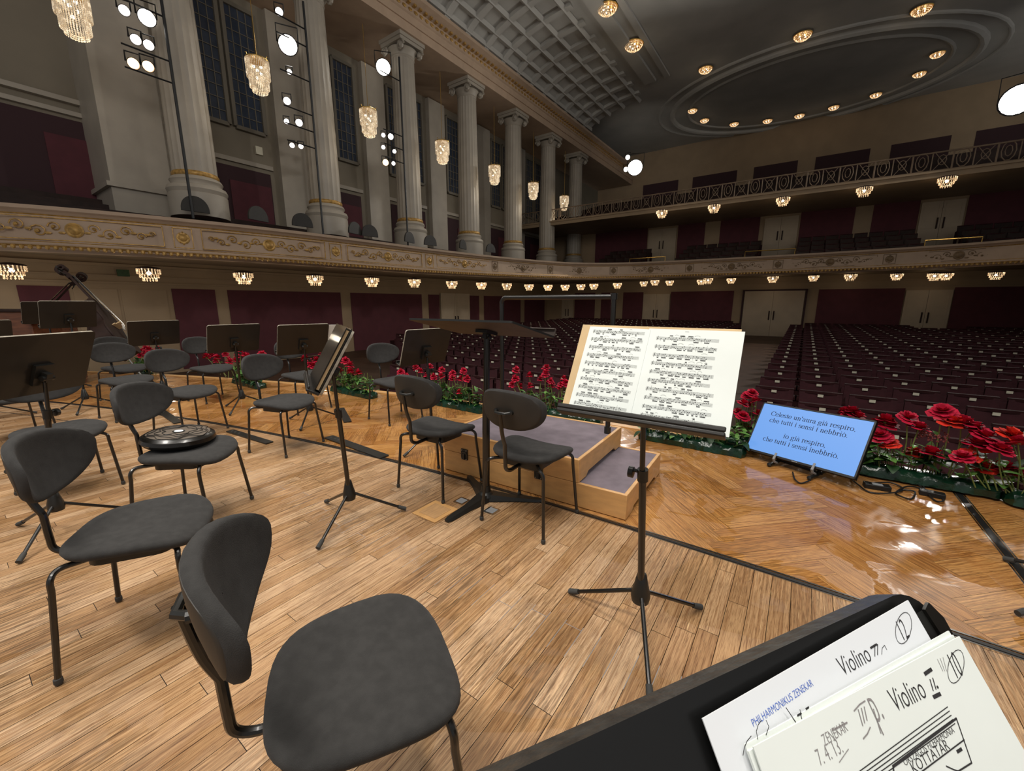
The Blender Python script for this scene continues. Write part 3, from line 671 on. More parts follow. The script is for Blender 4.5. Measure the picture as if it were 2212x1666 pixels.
ST['M9'] = music_stand('music_stand', 'music stand with a bright left rim in front of the second red flowers', (-3.436, 5.051), -82, (-3.39, 4.985, .914), 52.4, -21.6, .56, .36, True)
ST['M10'] = music_stand('music_stand', 'music stand with a white sheet sticking out at its right edge', (-2.284, 4.458), -82, (-2.249, 4.40, .951), 44.2, -24.2, .51, .355, True)
ST['M11'] = music_stand('music_stand', 'music stand leaning back above the left corner of the podium', (-.745, 3.64), -128, (-.781, 3.70, .946), 47.8, -21.4, .5, .35, True)
# conductor's stand: wide tray seen from below, cast three-armed foot
ST['M4'] = music_stand('conductor_stand', 'tall conductor stand with a wide flat tray and a cast three-armed foot', (-.18, 2.613), -126, (-.19, 2.60, 1.18), -32.9, -77, .78, .52, True, lip=.05, clutch=.72, big=True, front='desk_under', edge='black_metal', group=None)
# near music stand right below the camera, with its sheets
ST['M2'] = music_stand('music_stand', 'nearest black music stand at the bottom right with loose violin sheets', (.30, .34), 70, (.208, .192, .876), 22.3, 37, .64, .35, False, lip=.05, clutch=.5, thick=.026, edge='board_rim', front='board_black')
def plane_pt(D, base, x, y, dz=0.0):
    o = Vector(base)+D.translation; nz = D.col[2].to_3d(); o = o+nz*dz; d = ray(x, y); c = Vector((0, 0, HEYE)); t = (o-c).dot(nz)/d.dot(nz); return c+d*t
class Sheet:
    """a sheet of paper lying on a desk: top-right corner and the run of its top edge"""
    def __init__(s, D, base, tr, tl, w_, h_, dz, loc):
        s.loc = Vector(loc); a = plane_pt(D, base, *tr, dz); b = plane_pt(D, base, *tl, dz); n = D.col[2].to_3d(); x = (a-b).normalized(); y = n.cross(x).normalized()
        s.D, s.base, s.dz, s.w, s.h = D, base, dz, w_, h_; s.a = a; s.M = basis(a-s.loc, x, y, n); s.inv = s.M.inverted(); s.mb = MB(s.M)
    def page(s, mi=0, th=.0012, off=0.0, dx=0.0):
        s.mb.bx(-s.w+dx, dx, -s.h, off, -th, 0, mi)
    def p(s, x, y):
        q = s.inv @ (plane_pt(s.D, s.base, x, y, s.dz)-s.loc); return Vector((q.x, q.y, .0004))
    def line(s, pts, wd, mi=1): s.mb.stroke([tuple(s.p(*q))[:2] for q in pts], wd, .0004, mi)
    def text(s, txt, a, b, mi=1, hs=1.0, wide=None, shear=0.0):
        A, B = s.p(*a), s.p(*b); d = B-A; L = d.length; x = d.normalized(); y = Vector((0, 0, 1)).cross(x)
        tmp = MB(); text_into(tmp, txt, 1.0, Matrix.Identity(4), 0, shear=shear); x0 = min(v.x for v in tmp.v); x1 = max(v.x for v in tmp.v); k = L/(x1-x0)
        off = len(s.mb.v)
        for v in tmp.v: s.mb.pt(A+x*(v.x-x0)*k+y*v.y*k*hs)
        for f in tmp.f: s.mb.face([i+off for i in f], mi)
b2 = (.30, .34, 0); D2 = ST['M2'][1]
def circle(s, c, rx, ry, wd, tilt=0.0): s.line([(c[0]+rx*math.cos(a*.314)+tilt*ry*math.sin(a*.314), c[1]+ry*math.sin(a*.314)) for a in range(21)], wd)
# folder under the sheets with a torn corner
loc = Vector((.36, .30, .95)); f = Sheet(D2, b2, (2010, 1312), (1500, 1600), .30, .26, .004, loc); f.mb.bx(-.26, 0, -.22, 0, -.003, 0, 0)
f.mb.prism([(-.012, -.035), (.004, -.05), (.006, -.012), (-.004, .006), (-.016, .002)], 0, .0035, 1); f.mb.prism([(-.004, -.10), (.004, -.1), (.003, -.05), (-.006, -.05)], 0, .002, 2)
tag(f.mb.build('folder', ['black_metal', 'black_tube', 'kraft'], None, loc, smooth=0), 'worn black folder with a torn corner under the violin sheets on the nearest stand', 'folder')
s12 = Sheet(D2, b2, (1962, 1297), (1712, 1441), .30, .26, .010, loc); s12.page(0)
circle(s12, (1951, 1357), 17, 34, .0006, -.12)
s12.text('12', (1953, 1384), (1966, 1376), 1, 1.8, shear=.25); s12.text('Violino', (1822, 1462), (1884, 1427), 1, 1.35); s12.line([(1889, 1395), (1889, 1418)], .0008); s12.line([(1895, 1392), (1895, 1415)], .0008)
s12.line([(1880, 1400), (1893, 1392)], .0018); s12.line([(1904, 1414), (1905, 1400), (1910, 1394), (1915, 1404)], .0005)
s12.text('ALIBENT PHILHARMONIKUS ZENEKAR'[8:], (1628, 1571), (1757, 1481), 3, 1.25)
tag(s12.mb.build('sheet_music', ['paper_blue', 'ink', 'ink_red', 'ink_blue'], None, loc, smooth=0), 'white sheet numbered 12 sticking out at the back on the nearest music stand', 'sheet music', 'violin sheets on the nearest stand')
sm = Sheet(D2, b2, (2050, 1363), (1767, 1521), .30, .26, .016, loc); sm.page(0); sm.mb.bx(-.30, .001, -.258, -.004, 0, .0012, 0)
sm.line([(1604, 1632), (1607, 1615), (1613, 1601), (1622, 1590)], .0006); sm.line([(1636, 1597), (1633, 1580), (1637, 1566), (1644, 1556)], .0006); sm.line([(1654, 1588), (1660, 1570), (1654, 1556)], .0006)
sm.line([(1697, 1529), (1718, 1560)], .0008); sm.line([(1722, 1546), (1730, 1541)], .0014); sm.line([(1727, 1533), (1731, 1553)], .0007); sm.line([(1740, 1532), (1746, 1528)], .0014)
for x, y in ((1752, 1553), (1764, 1545), (1779, 1535)): sm.line([(x, y), (x+7, y-4)], .0018)
tag(sm.mb.build('sheet_music', ['paper', 'ink'], None, loc, smooth=0), 'pencil-marked white sheet between the sheets numbered 12 and 10 on the nearest stand', 'sheet music', 'violin sheets on the nearest stand')
s10 = Sheet(D2, b2, (2073, 1375), (1780, 1532), .30, .27, .021, loc); s10.page(0)
circle(s10, (2064, 1440), 17, 36, .0006, -.14)
s10.text('10', (2068, 1466), (2084, 1457), 1, 1.8, shear=.25); s10.text('Violino', (1936, 1540), (2003, 1506), 1, 1.45); s10.text('.', (2025, 1489), (2028, 1487), 1)
s10.line([(2008, 1468), (2015, 1492)], .0011); s10.line([(2014, 1465), (2021, 1489)], .0011); s10.line([(1997, 1456), (2011, 1446)], .0030); s10.line([(2016, 1506), (2030, 1499)], .0030)
for q in ([(1844, 1536), (1856, 1522), (1868, 1514)], [(1853, 1533), (1863, 1568)], [(1860, 1530), (1867, 1562)], [(1866, 1527), (1872, 1556)], [(1864, 1596), (1873, 1585), (1879, 1571)]): s10.line(q, .0010, 4)
s10.text('p.', (1895, 1562), (1911, 1553), 4, 2.2); s10.line([(1886, 1532), (1902, 1584)], .0010, 4)
for k in range(3): s10.line([(2028-4+6*k, 1420-2*k+4), (2036+4*k, 1450)], .0005, 5)
for k in range(5): s10.line([(2046+4*k, 1527+9*k), (1856+10*k, 1666+4*k)], .0007)
bxp = [(2065, 1552), (2098, 1648), (2010, 1700), (1928, 1655)]; s10.line(bxp[:2]+[(2060, 1672)], .0012); s10.line([(2065, 1552), (1928, 1655), (1935, 1700)], .0016); s10.line([(2082, 1598), (1946, 1700)], .0010)
s10.text('ORSZAGOS FILHARMONIA', (1955, 1655), (2062, 1582), 1, 1.0); s10.line([(2043, 1655), (2060, 1663), (2070, 1666)], .001); s10.line([(2067, 1624), (2076, 1618)], .0024)
s10.text('KOTTATAR', (1975, 1672), (2052, 1618), 1, 1.0)
s10.text('ZENEKAR', (1782, 1612), (1832, 1579), 5, 1.5); s10.line([(1797, 1578), (1829, 1561)], .0012, 5); s10.text('7. 4. 13.', (1772, 1655), (1822, 1625), 5, 1.6); s10.line([(1812, 1647), (1832, 1618)], .0006, 5)
tag(s10.mb.build('sheet_music', ['paper', 'ink', 'ink_red', 'ink_blue', 'ink_grey', 'ink_grey'], None, loc, smooth=0), 'front white sheet numbered 10 with a boxed stamp on the nearest music stand', 'sheet music', 'violin sheets on the nearest stand')
# ------------------------------------------------------------------ the open score
def staves(m, x0, y0, w_, h_, n, seed, ragged):
    q = random.Random(seed); sp = .00235; pitch = h_/n
    for k in range(n):
        yb = y0+h_-pitch*(k+.62); L = w_-(q.random()*.02 if ragged else 0); z = .0004
        sl = -.03 if ragged else .02
        Y = lambda x, dy: yb+dy+sl*(x-x0)*(.25)
        for j in range(5): m.stroke([(x0, Y(x0, j*sp)), (x0+L, Y(x0+L, j*sp))], .00042, z)
        m.stroke([(x0+.003, Y(x0, -.003)), (x0+.006, Y(x0, .012)), (x0+.004, Y(x0, .004)), (x0+.008, Y(x0, .002))], .0009, z)
        x = x0+.016
        while x < x0+L-.02:
            g = q.choice((4, 4, 4, 3, 2, 1)); st = .0048 if g > 1 else .007; xs = [x+i*st for i in range(g)]; ys = [q.uniform(-.001, .010) for _ in xs]; upw = q.random() < .35
            for a, b in zip(xs, ys):
                e = [(a+.0016*math.cos(t*1.05), Y(a, b)+.0012*math.sin(t*1.05), z) for t in range(6)]; m.poly(e, 1); sx = a+(.0014 if upw else -.0014)
                m.stroke([(sx, Y(a, b)), (sx, Y(a, .016 if upw else -.006))], .0004, z)
            if g > 1:
                yy = .016 if upw else -.006; dxs = .0014 if upw else -.0014
                for t in (0, .002): m.stroke([(xs[0]+dxs, Y(xs[0], yy-(t if upw else -t))), (xs[-1]+dxs, Y(xs[-1], yy-(t if upw else -t)))], .0012, z)
                if q.random() < .3: m.stroke(arc((xs[0]+xs[-1])/2, Y(x, .013), (xs[-1]-xs[0])/2+.002, 20, 160, 6, .006), .00045, z)
            x = xs[-1]+q.uniform(.006, .011)
            if q.random() < .35: m.stroke([(x-.003, Y(x, 0)), (x-.003, Y(x, 4*sp))], .0005, z)
rt, D1 = ST['M1']; b1 = Vector(rt.location)
sc = empty('score', (.447, 1.345, 1.093), 0, 'open yellowed violin score with handwritten notes on the music stand before the podium', 'score')
DS = basis(D1.translation+b1-Vector(sc.location), D1.col[0].to_3d(), D1.col[1].to_3d(), D1.col[2].to_3d())
m = MB(DS); m.bx(-.268, .262, -.160, .179, .001, .004); m.build('cover', 'kraft', sc, smooth=0)
tl = MB(DS @ Matrix.Rotation(math.radians(-1.0), 4, 'Z')); tl.bx(-.238, -.015, -.158, .166, .006, .0085); tl.M = DS @ Matrix.Translation((0, 0, .0088)) @ Matrix.Rotation(math.radians(-1.0), 4, 'Z'); staves(tl, -.222, -.150, .19, .312, 10, 3, False)
tl.build('page', ['paper', 'ink'], sc, smooth=0)
tr = MB(DS); tr.bx(-.018, .272, -.168, .170, .0045, .0070); tr.M = DS @ Matrix.Translation((0, 0, .0073)); staves(tr, .012, -.155, .205, .305, 10, 5, True)
tr.stroke([(.1, .162), (.112, .162)], .0012, 0); tr.build('page', ['paper', 'ink'], sc, smooth=0)
# white sheet standing on the stand with the near red flowers behind
r10, D10 = ST['M10']; m = MB(); m.M = basis(D10.translation+Vector(r10.location)-Vector((-2.0, 4.4, .95)), D10.col[0].to_3d(), D10.col[1].to_3d(), D10.col[2].to_3d())
m.bx(-.345, -.06, -.13, .155, .004, .006); tag(m.build('sheet_music', 'paper', None, (-2.0, 4.4, .95), smooth=0), 'white sheet jutting past the right rim of a music stand by the stage edge', 'sheet music')
# black folder standing in the edge-on stand
r3, D3 = ST['M3']; fo = empty('folder', Vector(r3.location)+D3.translation, 0, 'shiny black folder with pages standing in the edge-on music stand', 'folder')
DF = basis((0, 0, 0), D3.col[0].to_3d(), D3.col[1].to_3d(), D3.col[2].to_3d())
m = MB(DF); m.bx(-.245, .245, -.158, .180, .002, .008); m.bx(-.245, .245, -.158, .176, .026, .030); m.build('cover', 'black_tube', fo, smooth=0)
m = MB(DF); m.bx(-.235, .235, -.155, .165, .010, .023); m.build('pages', 'kraft', fo, smooth=0)
# ------------------------------------------------------------------ conductor's podium
PT = -.042; pu = (NX*math.cos(PT)+AX*math.sin(PT)); pv = (-NX*math.sin(PT)+AX*math.cos(PT)); PO = hw(.76, 2.303, 0)
pod = empty('podium', PO, 0, 'wooden conductor podium with grey carpet, two levels and a black back rail', 'podium')
PM = basis((0, 0, 0), pu, pv, UP)
def tray(name, x0, x1, y0, y1, z0, z1, par, arch=False):
    m = MB(PM); t = .024; c = .02
    m.bx(x0, x1, y0, y0+t, z0, z1); m.bx(x0, x1, y1-t, y1, z0, z1); m.bx(x1-t, x1, y0+t, y1-t, z0, z1)
    if arch:                                                             # side board with a shallow hand cut-out at its foot
        yy = [y0+t, y0+.13, y0+.17, y1-.17, y1-.13, y1-t]; zz = [z0, z0, z0+.028, z0+.028, z0, z0]
        out = list(zip(yy, zz))+[(y1-t, z1), (y0+t, z1)]; A = [m.pt((x0, a, b)) for a, b in out]; B = [m.pt((x0+t, a, b)) for a, b in out]; k = len(out)
        m.face(A); m.face(B[::-1])
        for j in range(k): m.face([A[j], A[(j+1) % k], B[(j+1) % k], B[j]])
    else: m.bx(x0, x0+t, y0+t, y1-t, z0, z1)
    o = m.build(name, 'podium_wood', par, smooth=20, bevel=.003)
    m = MB(PM); m.bx(x0+t, x1-t, y0+t, y1-t, z1-.03, z1-.006); m.build('carpet', 'podium_carpet', o, smooth=0); return o
H1, H2 = .169, .331
tray('lower_box', 0, 1.492, 0, .86, .004, H1, pod, True); up_ = tray('upper_box', .323, 1.492, 0, .86, H1+.002, H2, pod, True)
for x in (.62, 1.28):
    m = MB(PM); m.box((x, -.006, H1+.004), (.062, .012, .085)); m.box((x, -.012, H1+.02), (.05, .01, .02)); m.box((x, -.015, H1-.01), (.02, .012, .05))
    for sx in (-.022, .022):
        for sz_ in (-.034, .034): m.lathe([(.004, 0), (.004, .003), (.0, .004)], 8, (x+sx, -.012, H1+.004+sz_), Matrix.Rotation(math.pi/2, 4, 'X'), 1)
    m.build('latch', ['black_metal', 'chrome'], pod, bevel=.002)
iv = PM.inverted(); q2 = iv @ (at_z(1312, 936, H2-.006)-PO); xa, xb, yp = q2.x, q2.x+1.0, q2.y
zt = H2+1.045
m = MB(PM); m.tube(bez([(xb, yp, H2-.006), (xb, yp, zt-.12), (xb, yp, zt-.05), (xb-.014, yp, zt-.014), (xb-.05, yp, zt), (xb-.12, yp, zt), (xa, yp, zt)], 5), .019, 12); m.build('guard_rail', 'black_tube', pod)
m = MB(PM); m.tube([(xa, yp, H2-.006), (xa, yp, zt+.02)], .019, 12); m.tube([(xa, yp, zt-.02), (xa, yp, zt+.026)], .026, 12); m.build('rail_post', 'black_tube', pod)
for x in (xa, xb): m = MB(PM); m.tube([(x, yp, H2-.006), (x, yp, H2+.05)], .026, 12); m.build('rail_socket', 'black_metal', pod)
# ------------------------------------------------------------------ prompt monitor
SERIF = {}
def serif_glyphs():
    X = .46
    bowl = lambda cx, r, a0, a1, ry=None, cy=None: arc(cx, X/2 if cy is None else cy, r, a0, a1, 14, X/2 if ry is None else ry)
    G = {}
    sf = lambda x, y, w=.16: ('s', [(x-w/2, y), (x+w/2, y)])
    stem = lambda x, y0, y1: ('p', [(x, y0), (x, y1)])
    fl = lambda x, y: ('s', [(x-.09, y-.02), (x, y)])
    G['C'] = ([('p', arc(.36, .33, .30, 45, 315, 18, .34)), ('p', [(.575, .67), (.575, .5)])], .66)
    G['e'] = ([('p', bowl(.22, .18, 0, 325)), ('s', [(.06, .25), (.40, .25)])], .45)
    G['c'] = ([('p', bowl(.22, .18, 45, 320))], .43)
    G['l'] = ([stem(.13, 0, .70), sf(.13, .015), fl(.13, .68)], .27)
    G['i'] = ([stem(.13, 0, X), sf(.13, .015), fl(.13, X-.02), ('d', (.13, .62))], .27)
    G['s'] = ([('p', arc(.18, .345, .12, 40, 250, 9, .115)+arc(.18, .115, .13, 80, -150, 9, .115)), ('s', [(.30, .45), (.30, .34)]), ('s', [(.05, .12), (.05, .01)])], .37)
    G['t'] = ([('p', [(.13, .58), (.13, .1)]+arc(.21, .1, .08, 180, 310, 6)), ('s', [(.03, .44), (.27, .44)])], .29)
    G['u'] = ([('p', [(.12, X), (.12, .13)]+arc(.23, .13, .11, 180, 330, 8)), stem(.37, 0, X), fl(.12, X-.02), fl(.37, X-.02), ('s', [(.37, .015), (.46, .03)])], .50)
    G['n'] = ([stem(.12, 0, X), ('p', arc(.235, .31, .13, 160, 0, 9, .14)+[(.37, 0)]), sf(.12, .015), sf(.37, .015), fl(.12, X-.02)], .50)
    G['r'] = ([stem(.12, 0, X), ('p', arc(.25, .30, .12, 160, 60, 6, .14)), ('d', (.30, .40)), sf(.12, .015), fl(.12, X-.02)], .35)
    G['a'] = ([('p', arc(.18, .34, .13, 165, 0, 8, .11)+[(.31, .1)]+arc(.37, .08, .06, 180, 320, 5)), ('p', arc(.18, .13, .125, 60, 300, 12, .13))], .44)
    G['g'] = ([('p', arc(.22, .30, .14, 0, 360, 16, .155)), ('s', [(.33, .42), (.46, .44)]), ('p', arc(.22, -.09, .18, 0, 360, 16, .11)), ('s', [(.12, .17), (.09, .08), (.3, .02)])], .48)
    G['p'] = ([stem(.12, -.21, X), ('p', arc(.24, .23, .17, 150, -150, 14, .235)), sf(.12, -.2), fl(.12, X-.02)], .49)
    G['o'] = ([('p', bowl(.24, .19, 0, 360))], .49)
    G['h'] = ([stem(.12, 0, .70), ('p', arc(.235, .31, .13, 160, 0, 9, .14)+[(.37, 0)]), sf(.12, .015), sf(.37, .015), fl(.12, .68)], .50)
    G['b'] = ([stem(.12, .02, .70), ('p', arc(.24, .23, .17, 150, -150, 14, .235)), fl(.12, .68)], .49)
    G["'"] = ([('p', [(.09, .68), (.08, .50)])], .18); G[','] = ([('d', (.1, .03)), ('s', [(.13, .03), (.07, -.11)])], .23); G['.'] = ([('d', (.1, .035))], .23)
    gr = ('s', [(.12, .68), (.27, .54)])
    G['à'] = (G['a'][0]+[gr], .44); G['ò'] = (G['o'][0]+[gr], .49)
    return G
SERIF = serif_glyphs()
def serif_text(m, txt, x, y, em, mi, z, centre=False):
    tot = sum(SERIF[c][1] if c != ' ' else .25 for c in txt)*em
    if centre: x -= tot/2
    pen = lambda d: em*(.032+.062*abs(d.y)**1.5)
    for c in txt:
        if c == ' ': x += .25*em; continue
        st, ad = SERIF[c]
        for k, p in st:
            if k == 'd': m.poly([(x+(p[0]+.055*math.cos(t*.785))*em, y+(p[1]+.055*math.sin(t*.785))*em, z) for t in range(8)], mi)
            else: m.stroke([(x+a*em, y+b*em) for a, b in p], pen if k == 'p' else em*.038, z, mi)
        x += ad*em
    return tot
mo = empty('monitor', (2.349, 3.126, 0), 0, 'flat screen showing blue Italian opera text, leaning back at the stage edge', 'monitor')
ya, ti = math.radians(-61.2), math.radians(31.1); mu = Vector((math.cos(ya), math.sin(ya), 0)); mf = Vector((-math.sin(ya), math.cos(ya), 0)); mv = UP*math.cos(ti)+mf*math.sin(ti); mn = mu.cross(mv)
ro = math.radians(2.2); mu2 = mu*math.cos(ro)+mv*math.sin(ro); mv2 = mv*math.cos(ro)-mu*math.sin(ro)
MM = basis((0, 0, .280), mu2, mv2, mn); W_, H_ = .80, .462
m = MB(MM); t = .012
for x0, x1, y0, y1 in ((-W_/2, W_/2, H_/2-t, H_/2), (-W_/2, W_/2, -H_/2, -H_/2+.018), (-W_/2, -W_/2+t, -H_/2, H_/2), (W_/2-t, W_/2, -H_/2, H_/2)): m.bx(x0, x1, y0, y1, -.03, .004)
m.bx(-W_/2, W_/2, -H_/2, H_/2, -.035, -.006); m.bx(-.25, .25, -.17, .15, -.06, -.035); m.build('casing', 'screen_bezel', mo, smooth=0, bevel=.002)
m = MB(MM); m.bx(-W_/2+t, W_/2-t, -H_/2+.018, H_/2-t, -.006, 0); em = .094
for txt, y, cx in (('Celeste un\'aura già respiro,', .122, .0), ('che tutti i sensi i nebbriò.', .062, -.012), ('io già respiro,', -.052, .008), ('che tutti i sensi inebbriò.', -.112, -.012)): serif_text(m, txt, cx, y, em*.60, 1, .0008, True)
m.build('screen', ['screen', 'screen_ink'], mo, smooth=0)
m = MB(MM); m.bx(-.02, .02, -H_/2+.005, -H_/2+.011, .003, .0055); m.build('badge', 'grey_clip', mo, smooth=0)
m = MB()                                                             # easel foot with two rails and cross bar, grey hooks hold the lower edge
for sg in (-1, 1):
    c = mu*sg*.15; m.tube([c-mf*.16+UP*.018, c+mf*.05+UP*.03, c+mf*.22+UP*.02], .014, 8); m.tube([c-mf*.05+UP*.03, c+mf*.12+UP*.24], .012, 8); m.ball(c-mf*.165+UP*.018, .019, 8); m.ball(c+mf*.225+UP*.018, .018, 8)
m.tube([mu*-.17+UP*.03-mf*.02, mu*.17+UP*.03-mf*.02], .012, 8); m.build('easel', 'black_metal', mo)
for sg in (-1, 1):
    m = MB(MM); x = sg*.14; m.tube([(x, -H_/2-.03, -.05), (x, -H_/2-.035, .0), (x, -H_/2-.02, .025), (x, -H_/2+.035, .016)], [.010, .010, .010, .008], 8); m.build('hook', 'grey_clip', mo)
# power adapters and the tangle of cables beside the monitor
def floor_box(name, lb, cat, px, size, rz, mt, extra=None):
    p = at_z(*px); o = empty(name, (p.x, p.y, .001), rz, lb, cat); m = MB(); m.box((0, 0, size[2]/2), size); m.build('body', mt, o, bevel=.004)
    if extra: m = MB(); m.box((0, -size[1]*.1, size[2]+.0008), (size[0]*.4, size[1]*.6, .0015)); m.build('sticker', extra, o, smooth=0)
    return o
floor_box('power_adapter', 'black power adapter with a pale sticker lying by the lower right corner of the monitor', 'power adapter', (1893, 1056), (.15, .065, .035), -.5, 'cable', 'grey_clip')
floor_box('power_adapter', 'black power adapter in front of the green foil beside the cable loop', 'power adapter', (2012, 1072), (.13, .06, .034), -.7, 'cable')
CB = [('black cable running from behind the monitor along the foil', [(1870, 1030), (1905, 1036), (1950, 1038), (1975, 1046), (2000, 1066)]),
      ('black cable looping round the sticker adapter', [(1838, 1036), (1850, 1050), (1880, 1066), (1930, 1070), (1950, 1058), (1922, 1048), (1880, 1046)]),
      ('black cable coil in front of the foil wrap', [(1950, 1060), (1975, 1068), (1968, 1080), (1945, 1078), (1935, 1066), (1960, 1056), (1990, 1058), (2004, 1070)]),
      ('black cable loop ending on the bare boards right of the adapters', [(1992, 1048), (2000, 1068), (2020, 1084), (2036, 1088), (2034, 1078), (2018, 1070)]),
      ('thin black cable hanging below the monitor easel', [(1712, 1022), (1716, 1040), (1730, 1046), (1750, 1043)])]
for lb, q in CB:
    pts = bez([at_z(*p)+UP*(.007+.012*(i % 2)) for i, p in enumerate(q)], 6); o = pts[0].copy(); o.z = 0
    m = MB(); m.tube([p-o for p in pts], .0055, 7); tag(m.build('cable', 'cable', None, o), lb, 'cable', 'cables by the monitor')
# ------------------------------------------------------------------ cushion, endpin boards, floor sockets
cu = empty('seat_cushion', (-2.085, 2.43, .462), .3, 'round black inflatable cushion with wavy pattern on a chair seat', 'cushion')
cu.rotation_euler = (.0, .09, .3)
cu.scale = (1.04, 1.04, 1.45); m = MB(); m.lathe([(.02, .0), (.12, .002), (.165, .012), (.182, .028), (.178, .044), (.155, .055), (.10, .060), (.04, .058), (.01, .057)], 40)
k0 = len(m.v)
for t, r0 in ((0, .075), (1, .10), (2, .125), (3, .145)):
    pts = []
    for a in range(60):
        th = a*.1047; rr = r0+.012*math.sin(5*th+t)+.006*math.sin(9*th); z = .0605-.0045*max(0, (rr-.10)/.05)**2+.0012; pts.append((rr*math.cos(th), rr*math.sin(th), z))
    m.tube(pts, .0014, 4, 1, closed=True)
m.build('cover', ['black_tube', 'cable'], cu, smooth=50); m = MB(); m.lathe([(.152, .0555), (.10, .0606), (.04, .0586), (.029, .0583)], 40, caps=False); m.build('reflection_disc', 'taupe_reflection', cu, smooth=50)  # taupe disc: lamp reflection on the glossy black top, put into the colour
m = MB(); m.lathe([(.030, .056), (.030, .0605), (.0, .0607)], 20); lbp = m.build('label', 'black_metal', cu)
m = MB(); m.lathe([(.022, .0606), (.022, .0612), (.0, .0613)], 20); m.build('badge', 'paper_blue', lbp)
MATS['black_tube']
for (a0, b0), (a1, b1), wd, lb in (((4.82, 1.65), (4.07, 1.71), .075, 'black endpin board under the front leg of the second chair row'), ((3.78, 2.14), (2.86, 2.115), .095, 'black endpin board lying along the floor joint beside the edge-on stand'),
        ((4.72, 2.87), (4.09, 2.56), .085, 'black endpin board at an angle on the herringbone floor'), ((6.5, 1.5), (5.62, 1.44), .085, 'black endpin board behind the cushioned chair')):
    A, B = hw(a0, b0, 0), hw(a1, b1, 0); d = (B-A); L = d.length; m = MB(); m.prism(rrect(L, wd, .008), 0.0, .008)
    o = empty('endpin_board', (A+B)/2+UP*.0045, math.atan2(d.y, d.x), lb, 'endpin board', 'endpin boards on the floor'); m.build('board', 'black_metal', o, smooth=20)
    m = MB()
    for k in range(3): m.lathe([(.012, .0081), (.012, .009), (.009, .009), (.009, .0082)], 12, (-L/2+.05+.07*k, 0, 0))
    m.build('endpin_hole', 'rubber', o)
def floor_plate(px, sz, lb, mt, mt2):
    p = at_z(*px); o = empty('floor_socket', (p.x, p.y, .0012), math.atan2(NX.y, NX.x)+math.pi/2, lb, 'floor socket'); m = MB(); m.prism(rrect(sz, sz, .006), 0, .003)
    f = m.build('rim', mt, o, smooth=20); m = MB(); m.prism(rrect(sz*.7, sz*.7, .004), .003, .0042); m.build('lid', mt2, o, smooth=20); return o
floor_plate((940, 1105), .21, 'square wooden floor hatch near the foot of the conductor stand', 'podium_wood', 'hatch_wood')
floor_plate((997, 1083), .085, 'small steel floor socket left of the conductor stand foot', 'chrome', 'grey_clip')
floor_plate((1062, 1104), .085, 'small steel floor socket in front of the conductor stand foot', 'chrome', 'grey_clip')
# stand foot reaching into the frame at the right edge
o = empty('music_stand', (2.70, 1.60, 0), 0, 'black stand cut by the right edge, only its feet showing', 'music stand', 'orchestra music stands')
for tgt in ((2168, 1207), (2198, 1326)):
    p = at_z(*tgt, .014)-Vector((2.70, 1.60, 0)); m = MB(); m.tube([Vector((0, 0, .12)), Vector((p.x, p.y, .018))], .0095, 10); leg = m.build('leg', 'black_tube', o)
    d = Vector((p.x, p.y, -.1)).normalized(); m = MB(); q = Vector((p.x, p.y, .0155)); m.tube([q-d*.04, q], .013, 10); m.build('rubber_foot', 'rubber', leg)
m = MB(); m.lathe([(.02, .065), (.036, .09), (.026, .14), (.015, .18)], 16); m.tube([(0, 0, .1), (0, 0, .95)], .0125, 10); m.tube([(0, 0, .1), Vector((.3, .12, .014))], .0095, 10); m.build('pole', 'black_tube', o)
# ------------------------------------------------------------------ red flower arrangements along the stage edge
def petal(m, ang, r0, w_, lift, z0, mi=0, curl=.0, n=4):
    d = Vector((math.cos(ang), math.sin(ang), 0)); q = Vector((-d.y, d.x, 0)); g = []
    for i in range(n+1):
        t = i/n; rr = r0*t; ww = w_*math.sin(min(1, .25+t*.95)*math.pi*.62)*(1 if t < .95 else .8); z = z0+lift*t-curl*t*t
        g.append([d*rr+q*ww*s+UP*(z+.10*ww*s*s) for s in (-1, -.4, .4, 1)])
    m.surf(g, mi)
def rose_mesh(seed, mt):
    q = random.Random(seed); m = MB()
    for ring, (n, r0, w_, lift, z0, curl) in enumerate(((6, .078, .040, .034, -.012, .034), (6, .064, .036, .042, -.006, .022), (5, .048, .030, .046, 0, .010), (5, .032, .022, .046, .004, 0), (4, .018, .014, .042, .008, 0))):
        for k in range(n): petal(m, k*6.283/n+ring*.5+q.uniform(-.15, .15), r0*q.uniform(.9, 1.1), w_, lift*q.uniform(.85, 1.15), z0, 0, curl)
    m.ball((0, 0, -.008), .016, 6, 1); o = m.build('flower', [mt, 'stem'], None, smooth=70, fix=False); return o
def carn_mesh(seed):
    q = random.Random(seed); m = MB()
    for ring, (n, r0, w_, lift, z0, curl) in enumerate(((9, .050, .017, .012, 0, .026), (9, .046, .017, .030, .004, .02), (8, .036, .015, .040, .006, .012), (6, .022, .012, .044, .008, 0))):
        for k in range(n): petal(m, k*6.283/n+ring*.4+q.uniform(-.2, .2), r0*q.uniform(.85, 1.15), w_, lift*q.uniform(.8, 1.2), z0, 0, curl, 3)
    m.ball((0, 0, -.01), .014, 6, 1); return m.build('flower', ['petal', 'stem'], None, smooth=70, fix=False)
BL = {'rose': rose_mesh(1, 'petal'), 'rose2': rose_mesh(4, 'petal'), 'gerbera': rose_mesh(9, 'petal_orange'), 'carn': carn_mesh(2), 'carn2': carn_mesh(5)}
